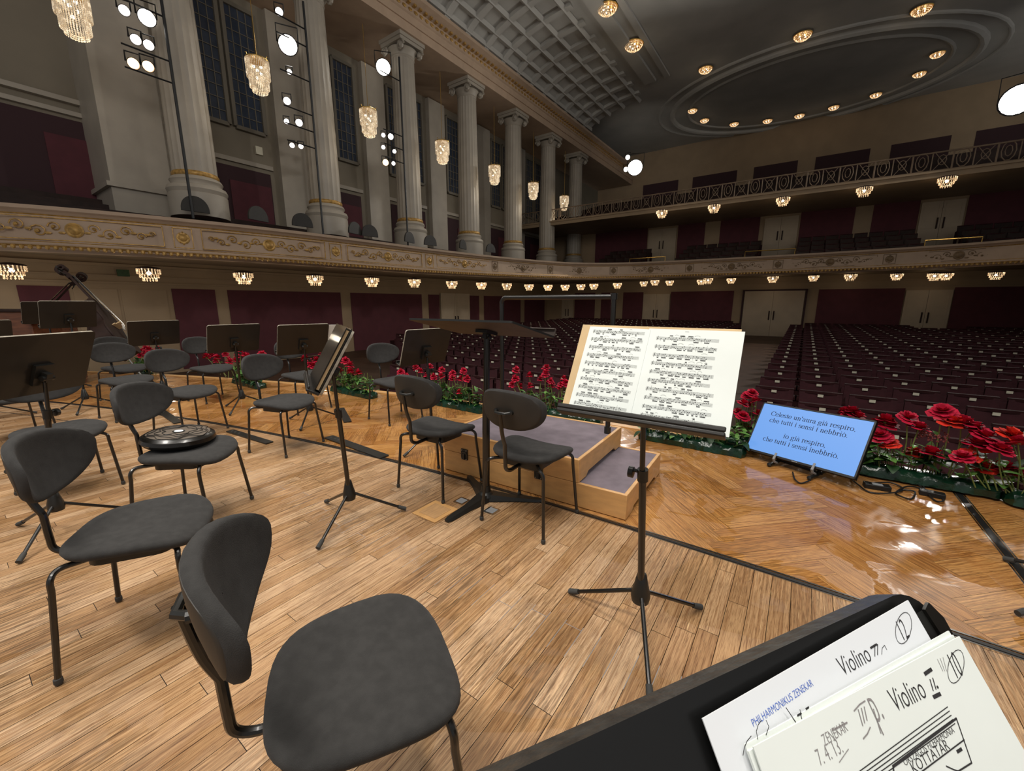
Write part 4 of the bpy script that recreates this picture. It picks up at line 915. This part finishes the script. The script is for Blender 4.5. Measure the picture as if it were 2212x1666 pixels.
def leaf(m, base, d, L, wd, droop, mi=0):
    d = d.normalized(); q = d.cross(UP).normalized() if abs(d.z) < .95 else Vector((1, 0, 0)); nrm = q.cross(d); g = []
    for i in range(6):
        t = i/5; c = base+d*L*t-UP*droop*t*t; ww = wd*math.sin(math.pi*min(.97, .06+t*.94))**.8*(1-.25*t); g.append([c-q*ww+nrm*ww*.25, c, c+q*ww+nrm*ww*.25])
    m.surf(g, mi)
def arrangement(lb, cn, cs, width, blooms, seed, kinds, scale=1.0, hmax=.55, lush=1.0, foil_yaw=None, big_leaves=False, berries=False, dens=1.0):
    """blooms: list of (offset along the edge, height) in metres"""
    q = random.Random(seed); yaw = math.atan2(NX.y, NX.x) if foil_yaw is None else foil_yaw
    root = empty('flower_arrangement', hw(cn, cs, .014 if cs > s_edge(cn)-.12 else .001), 0, lb, 'flowers', 'red flower arrangements along the stage edge')
    u = Vector((math.cos(yaw), math.sin(yaw), 0)); v = Vector((-math.sin(yaw), math.cos(yaw), 0))
    m = MB(basis((0, 0, 0), u, v, UP)); rs = []; K = 34                   # crumpled foil round the plant troughs
    for x in range(K+1):
        X = -width/2+width*x/K; e = 1 if 0 < x < K else .5; r = []
        for a in range(9):
            th = math.pi*a/8; jj = 1+.18*(q.random()-.5)
            r.append(Vector((X+.01*(q.random()-.5), -.085*math.cos(th)*jj*e-.0, .003+.088*math.sin(th)**.7*jj*e)))
        rs.append(r)
    m.rings(rs, 0); m.build('foil_wrap', ['foil'], root, smooth=25)
    m = MB(basis((0, 0, 0), u, v, UP)); y_ = q.uniform(-.3, .2)*width; m.bx(y_, y_+.16, -.104, -.06, .002, .014); m.build('foil_edge', 'foil_yellow', root)
    ms, ml = MB(), MB()
    for i, (ox, h) in enumerate(blooms):
        top = u*ox+v*q.uniform(-.07, .07)+UP*h; foot = u*(ox*.8+q.uniform(-.04, .04))+v*q.uniform(-.03, .03)+UP*.06
        mid = foot.lerp(top, .55)+u*q.uniform(-.02, .02); p = bez([foot, mid, top-UP*.015], 4); ms.tube(p, .0045, 6)
        o = BL[kinds[i % len(kinds)]].copy(); C.objects.link(o); o.parent = root; o.location = top-UP*.005; s = scale*q.uniform(.85, 1.15); o.scale = (s, s, s); o.rotation_euler = (q.uniform(-.45, .25), q.uniform(-.35, .35), q.uniform(0, 6.28))
        for k in range(2): leaf(ml, foot.lerp(top, q.uniform(.3, .75)), Vector((q.uniform(-1, 1), q.uniform(-1, .6), q.uniform(.0, .5))), q.uniform(.05, .10), q.uniform(.014, .026), .02)
    for i in range(int(130*width*lush)):
        b = u*q.uniform(-width*.48, width*.48)+v*q.uniform(-.08, .06)+UP*q.uniform(.06, hmax*.50); d = Vector((q.uniform(-1, 1), q.uniform(-1, .5), q.uniform(-.1, .8)))
        leaf(ml, b, d, q.uniform(.06, .14)*(1.3 if big_leaves else 1), q.uniform(.018, .036)*(1.35 if big_leaves else 1), q.uniform(.0, .05), 0 if q.random() < .55 else 1)
    for i in range(int(26*width)):
        b = u*q.uniform(-width*.46, width*.46)+v*q.uniform(-.05, .05)+UP*.06; ms.tube([b, b+Vector((q.uniform(-.05, .05), q.uniform(-.05, .05), q.uniform(.12, .30)))], .003, 5)
    ms.build('stem', 'stem', root); ml.build('foliage', ['leaf', 'leaf_dark'], root, smooth=60, fix=False)
    if berries:
        for bo, bh in berries:
            mb = MB(); c = u*bo+UP*bh
            for k in range(110): a, z, r = q.uniform(0, 6.28), q.uniform(-.6, 1), q.uniform(.6, 1); mb.ball(c+Vector((.085*r*math.cos(a), .085*r*math.sin(a), .05*z*r)), .006, 5)
            mb.build('berry_cluster', 'berry', root)
    return root
def px_blooms(pts, cn, cs):
    c = hw(cn, cs, 0); out = []
    for x, y in pts: p = at_s(x, y, cs); d = p-c; out.append((Vector((d.x, d.y, 0)).dot(Vector((NX.x, NX.y, 0))), p.z))
    return out
arrangement('red flowers partly hidden between the double bass chairs and a music stand', 10.3, 2.2, .8, px_blooms([(296, 762), (306, 756), (316, 764), (324, 758), (332, 766), (340, 760), (302, 770)], 10.3, 2.2), 11, ['carn', 'carn2'], 1.3, .5)
arrangement('red flowers behind the stand with a bright left rim', 7.35, 2.88, .95, px_blooms([(453, 770), (465, 766), (478, 772), (490, 766), (503, 771), (512, 764), (522, 768), (486, 780), (500, 782), (545, 772), (558, 768), (470, 780), (510, 780), (533, 776)], 7.35, 2.88), 12, ['carn', 'carn2'], 1.25, .5)
arrangement('red flowers behind the edge-on music stand', 5.35, 3.48, 1.0, px_blooms([(650, 776), (664, 784), (676, 780), (690, 766), (686, 788), (735, 784), (748, 780), (757, 790), (764, 802), (776, 806), (735, 800), (752, 808), (668, 792), (722, 792), (712, 778)], 5.35, 3.48), 13, ['carn', 'carn2'], 1.2, .5, lush=1.3)
arrangement('red flowers behind the chair at the left podium corner', 3.55, 3.78, .95, px_blooms([(866, 805), (896, 795), (906, 803), (930, 793), (945, 802), (958, 813), (984, 806), (997, 803), (1007, 820), (1000, 846), (938, 815), (972, 818), (880, 812), (918, 812), (990, 820), (953, 800)], 3.55, 3.78), 14, ['carn2', 'carn'], 1.0, .5, lush=1.6)
arrangement('loose red flowers between the conductor stand and the open score', 2.2, 4.12, 1.0, px_blooms([(1112, 803), (1115, 821), (1106, 834), (1139, 815), (1163, 823), (1148, 836), (1180, 798), (1182, 810), (1186, 836), (1191, 825), (1203, 841), (1214, 822), (1220, 831), (1211, 834), (1118, 838)], 2.2, 4.12), 15, ['carn', 'carn2'], .95, .5, lush=1.2)
arrangement('green foil trough with leaves seen below the open score', .75, 3.98, .95, [(-.1, .36), (.1, .38), (0, .34)], 16, ['carn'], .9, .45)
arrangement('narrow clump of red flowers between the score and the monitor', .42, 4.22, .5, px_blooms([(1612, 858), (1624, 852), (1606, 872), (1617, 880), (1606, 898), (1598, 905), (1608, 922), (1595, 892), (1634, 866), (1636, 895)], .42, 4.22), 17, ['rose', 'rose2'], .72, .45, lush=.7)
arrangement('red flowers just showing over the top rim of the monitor', -.32, 4.34, .7, px_blooms([(1825, 893), (1840, 888), (1850, 899), (1834, 899), (1760, 905)], -.32, 4.34), 18, ['rose'], .8, .45)
arrangement('large red roses with berries to the right of the monitor', -.83, 4.10, .86, px_blooms([(1913, 913), (1917, 922), (1900, 943), (1920, 960), (1960, 907), (1984, 926), (2036, 893), (2050, 912), (2076, 916), (2102, 928), (2005, 976), (1975, 985), (2118, 940)], -.83, 4.10), 19, ['rose', 'rose2', 'rose', 'gerbera'], .95, .5, lush=.8, big_leaves=True, berries=[(-.04, .36)])
arrangement('large red roses cut off by the right edge of the photo', -1.72, 4.02, .95, px_blooms([(2085, 990), (2072, 985), (2112, 965), (2130, 972), (2152, 968), (2160, 974), (2185, 946), (2195, 956), (2202, 1036), (2130, 1018), (2175, 1020)], -1.72, 4.02), 20, ['gerbera', 'rose', 'rose2'], .95, .5, lush=.7, big_leaves=True, berries=[(.18, .30)])
for o in BL.values(): bpy.data.objects.remove(o)
# ------------------------------------------------------------------ double basses and the chest on the left
def double_bass(lb, foot, tip, face, tint, L=1.96, pin=.0):
    """standing axis from the lower bout to the scroll"""
    foot, tip = Vector(foot), Vector(tip); ax = (tip-foot).normalized(); fn = Vector(face); fn = (fn-ax*fn.dot(ax)).normalized(); sd = ax.cross(fn)
    root = empty('double_bass', (foot.x, foot.y, 0), 0, lb, 'double bass', 'double basses on the left')
    M = basis(foot-Vector((foot.x, foot.y, 0)), sd, ax, fn)
    half = [(0, 0), (.16, .01), (.27, .06), (.335, .17), (.335, .30), (.29, .41), (.235, .49), (.205, .57), (.215, .65), (.255, .73), (.27, .82), (.24, .92), (.16, 1.02), (.085, 1.09), (.04, 1.12)]
    out = bez([(a, b, 0) for a, b in half], 4); out = [(p.x, p.y) for p in out]+[(-p.x, p.y) for p in out[::-1][:-1]]
    m = MB(M); m.prism(out, -.10, .10); cx = (0, .55)
    for z0, z1 in ((.10, .125), (-.125, -.10)): 
        big = [(a*1.03, .55+(b-.55)*1.02) for a, b in out]; m.prism(big, z0, z1)
    m.build('body', tint, root, smooth=40, bevel=.006)
    m = MB(M); m.rings([[(-.032, y, z-.03), (.032, y, z-.03), (.028, y, z), (-.028, y, z)] for y, z in ((1.08, .12), (1.3, .10), (1.5, .085), (1.68, .075))]); m.build('neck', tint, root, smooth=20)
    m = MB(M); m.rings([[(-w_, y, z-.012), (w_, y, z-.012), (w_, y, z), (-w_, y, z)] for y, w_, z in ((.74, .045, .19), (1.2, .034, .15), (1.68, .024, .10))]); m.build('fingerboard', 'black_tube', root, smooth=20)
    m = MB(M); m.rings([[(-.035, y, z-.07), (.035, y, z-.07), (.030, y, z), (-.030, y, z)] for y, z in ((1.66, .09), (1.75, .075), (1.84, .05))])
    k = 18; c0 = Vector((0, 1.89, .03)); rs = []
    for i in range(k+1):
        t = i/k; a = -1.9+t*8.2; r = .085*(1-.78*t); c = c0+Vector((0, r*math.sin(a), r*math.cos(a)*-1)); d = Vector((0, math.sin(a), -math.cos(a))); hw_ = .03+.022*t; th = .026*(1-.5*t)
        rs.append([c-d*th+Vector((-hw_, 0, 0)), c+d*th+Vector((-hw_, 0, 0)), c+d*th+Vector((hw_, 0, 0)), c-d*th+Vector((hw_, 0, 0))])
    m.rings(rs); m.build('scroll', tint, root, smooth=30)
    for y, sg in ((1.68, 1), (1.73, -1), (1.78, 1), (1.83, -1)):
        m = MB(M); m.tube([(0, y, .03), (sg*.10, y, .02)], .009, 8); m.box((sg*.125, y, .02), (.05, .05, .012)); m.build('peg', 'black_metal', root)
    m = MB(M); m.bx(-.08, .08, .47, .485, .12, .17); m.bx(-.06, .06, .47, .485, .17, .23); m.build('bridge', 'kraft', root)
    m = MB(M); m.rings([[(-w_, y, z), (w_, y, z), (w_, y, z+.012), (-w_, y, z+.012)] for y, w_, z in ((.06, .025, .14), (.36, .045, .18))]); m.build('tailpiece', 'black_tube', root)
    m = MB(M)
    for x in (-.03, -.01, .01, .03): m.tube([(x, .36, .195), (x, .478, .235), (x*.6, 1.68, .106)], .0018, 5)
    m.build('strings', 'chrome', root)
    m = MB(); m.tube([M @ Vector((0, .02, 0)), Vector((M @ Vector((0, -.0, 0))).to_tuple()) - ax*((foot.z-.012)/max(.2, ax.z))], .011, 8); m.build('endpin', 'chrome', root)
    return root
def pxd(x, y, dep): r = ray(x, y); return Vector((0, 0, HEYE))+r*(dep/ (r.y*math.cos(PITCH)-r.z*math.sin(PITCH)))
tip1 = pxd(123, 574, 6.75); e1 = pxd(237, 722, 6.55); ax1 = (e1-tip1).normalized()
double_bass('dark double bass leaning left with its scroll over the music stands', tip1+ax1*2.0, tip1, (.62, .50, .6), 'dark_wood')
tip2 = pxd(186, 590, 7.6); e2 = pxd(140, 650, 7.7); ax2 = (e2-tip2).normalized()
double_bass('double bass in shadow leaning right behind the first double bass', tip2+ax2*2.0, tip2, (-.6, -.6, .5), 'dark_wood')
o = empty('wooden_chest', (-8.3, 6.6, 0), -.1, 'low reddish brown wooden chest at the far left behind the stands', 'chest')
m = MB(); m.bx(-1.2, 1.1, -.3, .3, .1, 1.20); m.build('body', 'chest_wood', o, bevel=.01)
m = MB(); m.bx(-1.22, 1.12, -.32, .32, 1.20, 1.24); m.build('lid', 'dark_wood', o, bevel=.006)
for x in (-1.1, 1.0): m = MB(); m.bx(x-.06, x+.06, -.25, .25, 0, .1); m.build('foot', 'dark_wood', o)
# ------------------------------------------------------------------ crystal lamps
def beads(m, r, z0, z1, n, step, size, jit=.0):
    z = z0
    while z > z1:
        for k in range(n):
            a = 6.283*k/n; c = Vector((r*math.cos(a), r*math.sin(a), z)); s = size
            i = [m.pt(c+Vector(d)*s) for d in ((.7, 0, 0), (-.7, 0, 0), (0, .7, 0), (0, -.7, 0), (0, 0, 1), (0, 0, -1))]
            for f in ((0, 2, 4), (2, 1, 4), (1, 3, 4), (3, 0, 4), (2, 0, 5), (1, 2, 5), (3, 1, 5), (0, 3, 5)): m.face([i[x] for x in f], 0)
        z -= step
def lamp(kind):
    root = empty(kind, (0, 0, 0)); 
    if kind == 'crystal_pendant':
        m = MB()
        for r, z0, z1, n in ((.37, 0, -.60, 40), (.31, -.02, -.92, 34), (.24, -.6, -1.04, 26), (.14, -.95, -1.10, 14)): beads(m, r, z0, z1, n, .05, .030)
        m.build('crystal_strands', 'crystal', root, smooth=0); m = MB(); m.lathe([(.38, 0), (.39, .03), (.37, .05), (.30, .06), (.05, .09), (.0, .09)], 24)
        for k in range(6): a = k*1.047; m.tube([(.33*math.cos(a), .33*math.sin(a), .05), (.36*math.cos(a), .36*math.sin(a), .14), (.40*math.cos(a), .40*math.sin(a), .12)], .012, 5)
        m.build('crown_ring', 'brass', root); m = MB(); m.tube([(0, 0, .08), (0, 0, 3.4)], .012, 6); m.build('rod', 'brass', root)
        m = MB()
        for k in range(5): m.ball((.12*math.cos(k*1.257), .12*math.sin(k*1.257), -.2-.15*(k % 3)), .045, 8)
        m.build('bulb', 'bulb', root)
    elif kind == 'crystal_basket_lamp':
        m = MB()
        for r, z0, z1, n in ((.25, -.03, -.17, 22), (.20, -.18, -.27, 18), (.15, -.27, -.34, 14)): beads(m, r, z0, z1, n, .05, .030)
        m.build('crystal_strands', 'crystal_warm', root, smooth=0); m = MB(); m.lathe([(.26, -.02), (.27, 0), (.20, .03), (.08, .05), (.0, .06)], 20); m.build('mount', 'dark_wood', root)
        m = MB(); m.ball((0, 0, -.13), .055, 8); m.build('bulb', 'bulb', root)
    elif kind == 'crystal_ceiling_lamp':
        m = MB()
        for r, z, n in ((.52, -.05, 36), (.46, -.13, 32), (.37, -.2, 26), (.26, -.26, 18), (.13, -.29, 10)): beads(m, r, z, z-.02, n, .05, .050)
        m.build('crystal_bowl', 'crystal_warm', root, smooth=0); m = MB(); m.lathe([(.52, 0), (.60, -.02), (.62, .02), (.56, .06), (.0, .08)], 28); m.build('rim', 'brass', root)
        m = MB()
        for k in range(4): m.ball((.22*math.cos(k*1.571), .22*math.sin(k*1.571), -.08), .05, 8)
        m.build('bulb', 'bulb', root)
    return root
ORD = 'first second third fourth fifth sixth seventh eighth ninth tenth eleventh twelfth thirteenth fourteenth fifteenth sixteenth seventeenth eighteenth nineteenth'.split()
def light(loc, e, r=.1, col=(1, .86, .66)):
    l = bpy.data.lights.new('lamp_glow', 'POINT'); l.energy = e; l.shadow_soft_size = r; l.color = col; o = bpy.data.objects.new('lamp_glow', l); C.objects.link(o); o.location = loc
def place(kind, spots, cat, group, power, dz=0.0):
    pr = lamp(kind)
    for i, (p, sc, lb) in enumerate(spots):
        o = pr if i == 0 else copy_tree(pr); o.location = p; o.scale = (sc, sc, sc); tag(o, lb, cat, group)
        if power: light(p+UP*dz, power*sc*sc)
PD = [(150, -14), (555, 132), (795, 240), (955, 308), (1068, 360), (1152, 397), (1219, 425)]
where = ['cut by the top edge', 'second from the left', 'third from the left', 'fourth from the left', 'fifth from the left', 'sixth from the left', 'furthest down the hall']
place('crystal_pendant', [(at_n(x, y, 14.0), .82, 'tall crystal pendant before the side colonnade, '+where[i]) for i, (x, y) in enumerate(PD)], 'pendant lamp', 'crystal pendants along the colonnade', 22, -1.25)
UB = [(22, 572), (320, 580), (525, 589), (680, 595), (803, 600), (895, 603), (976, 607), (1040, 610), (1095, 612), (1143, 614), (1184, 615), (1221, 615), (1255, 614), (1283, 613), (1334, 611)]
def off_path(x, y, off):
    """where the pixel's ray crosses the line a little behind the balcony front, in plan"""
    d = ray(x, y); best = None
    Q = []
    for i, p in enumerate(PATH):
        a = PATH[max(0, i-1)]; b = PATH[min(len(PATH)-1, i+1)]; t = (b-a).normalized(); nr = Vector((-t.y, t.x, 0)); nr = -nr if nr.dot(Vector((N0, 10, 0))-p) > 0 else nr; Q.append(p+nr*off)
    dn, ds = d.dot(NX), d.dot(AX)
    for a, b in zip(Q[:-1], Q[1:]):
        ca, cb = a.x*ds-a.y*dn, b.x*ds-b.y*dn
        if ca*cb <= 0 and (a.y > 0 or a.x > 0):
            t = ca/(ca-cb); p = a.lerp(b, t); k = (p.x*dn+p.y*ds)/(dn*dn+ds*ds)
            if k > 0 and (best is None or k < best): best = k
    return Vector((0, 0, HEYE))+d*best
place('crystal_basket_lamp', [(off_path(x, y, .75), 1.0, 'small crystal basket lamp under the side balcony, '+ORD[i]+' from the left') for i, (x, y) in enumerate(UB)], 'ceiling lamp', 'basket lamps under the balcony', 8, -.7)
UR = [(1391, 608), (1447, 606), (1515, 604), (1580, 601), (1758, 595), (1938, 591), (2045, 590), (2153, 588)]
place('crystal_basket_lamp', [(off_path(x, y, .6), .85, 'small crystal basket lamp under the rear balcony front, '+ORD[i]+' from the left') for i, (x, y) in enumerate(UR)], 'ceiling lamp', 'basket lamps under the rear balcony', 2.5, -.6)
UW = [(1415, 605), (1530, 601), (1670, 597), (1838, 592), (2020, 590)]
place('crystal_basket_lamp', [(at_s(x, y, 28.3), 1.05, 'larger crystal lamp further back under the rear balcony, '+ORD[i]+' from the left') for i, (x, y) in enumerate(UW)], 'ceiling lamp', 'larger lamps under the rear balcony', 2, -.9)
GL = [(1430, 455), (1543, 443), (1692, 427), (1868, 405), (2047, 383)]
place('crystal_basket_lamp', [(at_z(x, y, HEYE+5.17), 1.15, 'crystal lamp under the gallery, '+ORD[i]+' from the left') for i, (x, y) in enumerate(GL)], 'ceiling lamp', 'lamps under the gallery', 3, -1.3)
CR = [(1312, 18), (1369, 97), (1524, 150), (1734, 77), (1991, 21)]
CR2 = [(1496, 239), (1522, 260), (1586, 268), (1658, 261), (1727, 250), (1801, 232), (1892, 205), (1986, 160), (2025, 117)]
cw_ = ['large gold crystal bowl lamp on the ceiling at the top edge', 'large gold crystal bowl lamp on the ceiling beside the coffers, above the brightest spotlight', 'crystal bowl lamp on the ceiling left of the oval ring', 'crystal bowl lamp on the ceiling just outside the middle of the oval ring', 'crystal bowl lamp on the ceiling at the top right']
place('crystal_ceiling_lamp', [(at_z(x, y, CZ-.1), (.8, .85, .65, .7, .68)[i], cw_[i]) for i, (x, y) in enumerate(CR)], 'ceiling lamp', 'bowl lamps on the ceiling', 10, -1.5)
place('crystal_ceiling_lamp', [(at_z(x, y, CZ-.1), .55, 'small crystal bowl lamp inside the oval ceiling ring, '+ORD[i]+' from the left') for i, (x, y) in enumerate(CR2)], 'ceiling lamp', 'bowl lamps inside the oval ring', 5, -1.5)
# ------------------------------------------------------------------ spotlights
def spotlight(name, lb, p, tgt, r, lens, group, yoke=True):
    o = empty(name, p, 0, lb, 'spotlight', group); d = (Vector(tgt)-p).normalized(); M = d.to_track_quat('Z', 'Y').to_matrix().to_4x4()
    m = MB(); m.lathe([(r*.55, -r*2.6), (r*.8, -r*2.4), (r*.95, -r*1.2), (r*1.15, -.02), (r*1.2, .06), (r*1.08, .06), (r*1.02, -.0)], 18, (0, 0, 0), M, caps=False); m.build('housing', 'lamp_case', o)
    m = MB(); m.lathe([(r, .0), (r*.85, .03), (r*.5, .05), (.001, .055)], 18, (0, 0, 0), M); m.build('lens', lens, o)
    m = MB(); m.tube([M @ Vector((-r*1.25, 0, -r)), M @ Vector((-r*1.25, r*1.9, -r)), M @ Vector((r*1.25, r*1.9, -r)), M @ Vector((r*1.25, 0, -r))], .02, 6); m.build('yoke', 'lamp_case', o); return o
TG = hw(1.7, 1.0, .6)
CL = [('left', [(268, 22, 's'), (317, 38, 'w'), (293, 85, 's'), (321, 97, 's'), (288, 137, 'a'), (320, 143, 'a')], 14.25), ('middle', [(603, 25, 's'), (622, 97, 'k'), (625, 155, 't'), (620, 218, 's'), (619, 262, 't'), (646, 265, 's'), (631, 314, 't'), (650, 316, 't')], 14.25), ('third', [(828, 145, 'k'), (828, 292, 't'), (844, 295, 's'), (828, 318, 't'), (852, 327, 't'), (833, 351, 'a'), (850, 353, 't')], 14.25)]
cl_at = {'left': 'by the first column', 'middle': 'by the second column', 'third': 'by the third column'}
rk = {'s': ('lens_small', .10), 'w': ('lens_white', .16), 'a': ('lens_amber', .11), 't': ('lens_small', .07), 'k': ('lens_white', .24)}
for nm, q, n_ in CL:
    P = [at_n(x, y, n_) for x, y, k in q]
    for i, ((x, y, k), p) in enumerate(zip(q, P)):
        big = k in 'wk'
        spotlight('stage_spotlight', ('dazzling main spotlight on the lamp mast %s' if big else 'small spotlight on the lamp mast %s, %s counted from the top' % ('%s', ORD[i])) % cl_at[nm], p, TG, rk[k][1], rk[k][0], 'spotlights on the mast '+cl_at[nm])
    s0 = P[-1].dot(AX)+.45; top = max(p.z for p in P)+.6; bot = PZ+2.3; o = empty('lamp_mast', hw(n_-.12, s0, bot), 0, 'black lamp mast with cross bars '+cl_at[nm], 'lamp mast')
    m = MB(); m.tube([(0, 0, 0), (0, 0, top-bot)], .035, 8); m.build('pole', 'lamp_case', o)
    for zz in sorted({round(p.z*2)/2 for p in P}):
        m = MB(); e = hw(0, -.95, 0); m.tube([(0, 0, zz-bot-.05), (e.x, e.y, zz-bot-.05)], .022, 6); m.build('cross_bar', 'lamp_case', o)
spotlight('stage_spotlight', 'brightest spotlight hanging at the left end of the gallery', at_s(1372, 362, 24.6), TG, .36, 'lens_key', None)
spotlight('stage_spotlight', 'dazzling spotlight cut by the right edge below the gallery ceiling', at_s(2200, 215, 24.6), TG, .44, 'lens_key', None)
spotlight('stage_spotlight', 'small bluish spotlight just above the brightest spotlight', at_s(1356, 340, 24.6), TG, .12, 'lens_small', None)
spotlight('stage_spotlight', 'small spotlight touching the left of the brightest spotlight', at_s(1352, 366, 24.6), TG, .12, 'lens_small', None)
# ------------------------------------------------------------------ seats
def seat_proto(plate=True):
    m = MB()
    g = [[Vector((x, .10*(abs(x)/.27)**2*-.35+.05*(z-.45), z)) for x in (-.27, -.14, 0, .14, .27)] for z in (.42, .55, .7, .82, .9)]
    m.surf(g, 0); m.surf([[p+Vector((0, .05, 0)) for p in r] for r in g], 1); m.bx(-.27, .27, -.0, .07, .88, .92, 1)
    m.box((0, -.10, .50), (.48, .09, .40), 0, Matrix.Rotation(-.12, 4, 'X'))
    for sx in (-1, 1): m.bx(sx*.285-.025, sx*.285+.025, -.30, .06, 0, .62, 1); m.bx(sx*.285-.035, sx*.285+.035, -.32, .0, .60, .64, 1)
    o = m.build('auditorium_seat', ['seat_cloth', 'seat_wood'], None, smooth=30)
    q = None
    if plate: m = MB(); m.bx(-.036, .036, -.006, .01, .835, .875); q = m.build('number_plate', 'plate', o, smooth=0)
    return o, q
proto, plate = seat_proto()
SEATS = []
rz = math.atan2(NX.y, NX.x)+math.pi                              # seats face the stage
s = 6.0; row = 0
while s < 28.2:
    for side in (-1, 1):
        for k in range(19):
            n = N0+side*(1.10+.31+.62*k)
            if not -14 < n < 14.5: continue
            p = hw(n, s, zfl(s)); d = p-Vector((0, 0, HEYE)); f = d.y*math.cos(PITCH)-d.z*math.sin(PITCH); x = IW/2+FPX*d.x/f
            if x < 860 or x > 2290: continue
            if n > 2.3 and x > 1275 and s < 19 and False: continue
            if s > 26.6 and (.0 < n < 3.2 or -6 < n < -4.1): continue
            SEATS.append((f, p, x, n, s))
    s += .955; row += 1
def hid(q):                                                         # behind the score, the chairs or the flowers from here
    f, p, x, n, s = q; z = p.z+.7; d = p-Vector((0, 0, HEYE)); y = IH/2-FPX*(d.y*math.sin(PITCH)+(z-HEYE)*math.cos(PITCH))/f
    return 1235 < x < 1590 and y > 722 or y > 905 or (x < 1050 and y < 720)
SEATS.sort(key=lambda q: (hid(q), q[0]))
first = True
for f, p, x, n, s in SEATS[:300]:
    if first: o = proto; first = False
    else: o = proto.copy(); C.objects.link(o); c = plate.copy(); C.objects.link(c); c.parent = o
    o.location = p; o.rotation_euler = (0, 0, rz)
    tag(o, 'dark red stalls seat with a pale number plate, %s of the centre aisle' % ('right' if n < N0 else 'left'), 'seat', 'dark red stalls seats')
me0 = proto.data; pv0 = plate.data
m = MB()
for f, p, x, n, s in SEATS[300:]:
    Mx = Matrix.Translation(p) @ Matrix.Rotation(rz, 4, 'Z')
    for dat, off in ((me0, 0), (pv0, 2)):
        b = len(m.v)
        for v in dat.vertices: m.v.append(Mx @ v.co)
        for pl in dat.polygons: m.face([b+i for i in pl.vertices], pl.material_index+off)
if m.v: tag(m.build('auditorium_seat', ['seat_cloth', 'seat_wood', 'plate'], None, smooth=0, fix=False), 'remaining dark rows of stalls seats far back', 'seat', 'dark red stalls seats', 'stuff')
# rear balcony seats: dark blocks rising between the three doors, chrome rails at the aisles
bp_, _ = seat_proto(False); bp_.name = 'balcony_seat'; bp_.data.materials[0] = MATS['dark_wood']; first = True
blk = [((.100, .245), 'left of the middle balcony door'), ((-.135, .020), 'right of the middle balcony door'), ((-.40, -.205), 'at the right end of the balcony'), ((.33, .42), 'at the left end of the balcony')]
for (a, b), lb in blk:
    for r in range(4):
        ss = 26.3+r*.95; k = 0; n = a*28
        while n < b*28:
            if n > -11:
                if first: o = bp_; first = False
                else: o = bp_.copy(); C.objects.link(o)
                zz = None; o.location = hw(n, ss, PZ+1.72+r*.33); o.rotation_euler = (0, 0, rz)
                tag(o, 'dark seat on the rear balcony, block '+lb, 'seat', 'rear balcony seats '+lb)
            n += .6
m = MB(HALL)
for a, b, nm in ((.026*28, 2.9, 0), (-.20*28, -.14*28, 1), (.25*28, .325*28, 2)):
    o = empty('aisle_rail', hw((a+b)/2, 25.4, PZ+1.7), 0, ['slim metal rail in front of the middle balcony door', 'slim metal rail in front of the right balcony door', 'slim metal rail in front of the left balcony door'][nm], 'rail')
    h = NX*((b-a)/2); m = MB()
    m.tube([-h, -h+UP*.95, h+UP*.95, h], .03, 6); m.tube([-h+UP*.5, h+UP*.5], .02, 6); m.build('bars', 'brass', o)
# loge chairs along the side balcony: only their rounded backs show over the parapet
m = MB(); m.prism([(a*.33, b*.42+.0) for a, b in [(math.cos(t*.1745), abs(math.sin(t*.1745))**.8) for t in range(19)]], -.03, .03, M=Matrix.Rotation(math.pi/2, 4, 'X')); lc = m.build('loge_chair', 'shell', None)
m = MB(); m.bx(-.27, .27, -.0, .5, -.42, -.34); m.build('seat', 'maroon', lc)
for sx in (-.24, .24): m = MB(); m.bx(sx-.02, sx+.02, .0, .45, -.9, -.42); m.build('leg', 'dark_wood', lc)
for i, (x, y) in enumerate([(425, 470), (560, 488), (655, 500), (768, 515), (800, 520), (885, 532), (930, 538), (1000, 545), (1060, 552)]):
    p = off_path(x, y, .75); o = lc if i == 0 else copy_tree(lc); o.location = p+UP*.15; o.rotation_euler = (0, 0, math.atan2(AX.y, AX.x)+(.25 if i % 2 else -.1))
    tag(o, 'rounded loge chair back over the side balcony rim, %s from the left' % ORD[i], 'chair', 'loge chairs on the side balcony')
# small fittings on the walls
o = empty('exit_sign', at_n(266, 590, WN-.2), 0, 'small dark green exit sign under the side balcony', 'sign'); m = MB(basis((0, 0, 0), AX, UP, -NX)); m.bx(-.14, .14, -.1, .1, -.03, .03); m.build('box', 'leaf_dark', o)
o = empty('wall_box', at_n(559, 326, UN-.05), 0, 'small pale box fixed on the upper side wall between columns', 'box'); m = MB(basis((0, 0, 0), AX, UP, -NX)); m.bx(-.12, .12, -.14, .14, -.03, .05); m.build('case', 'plate', o)
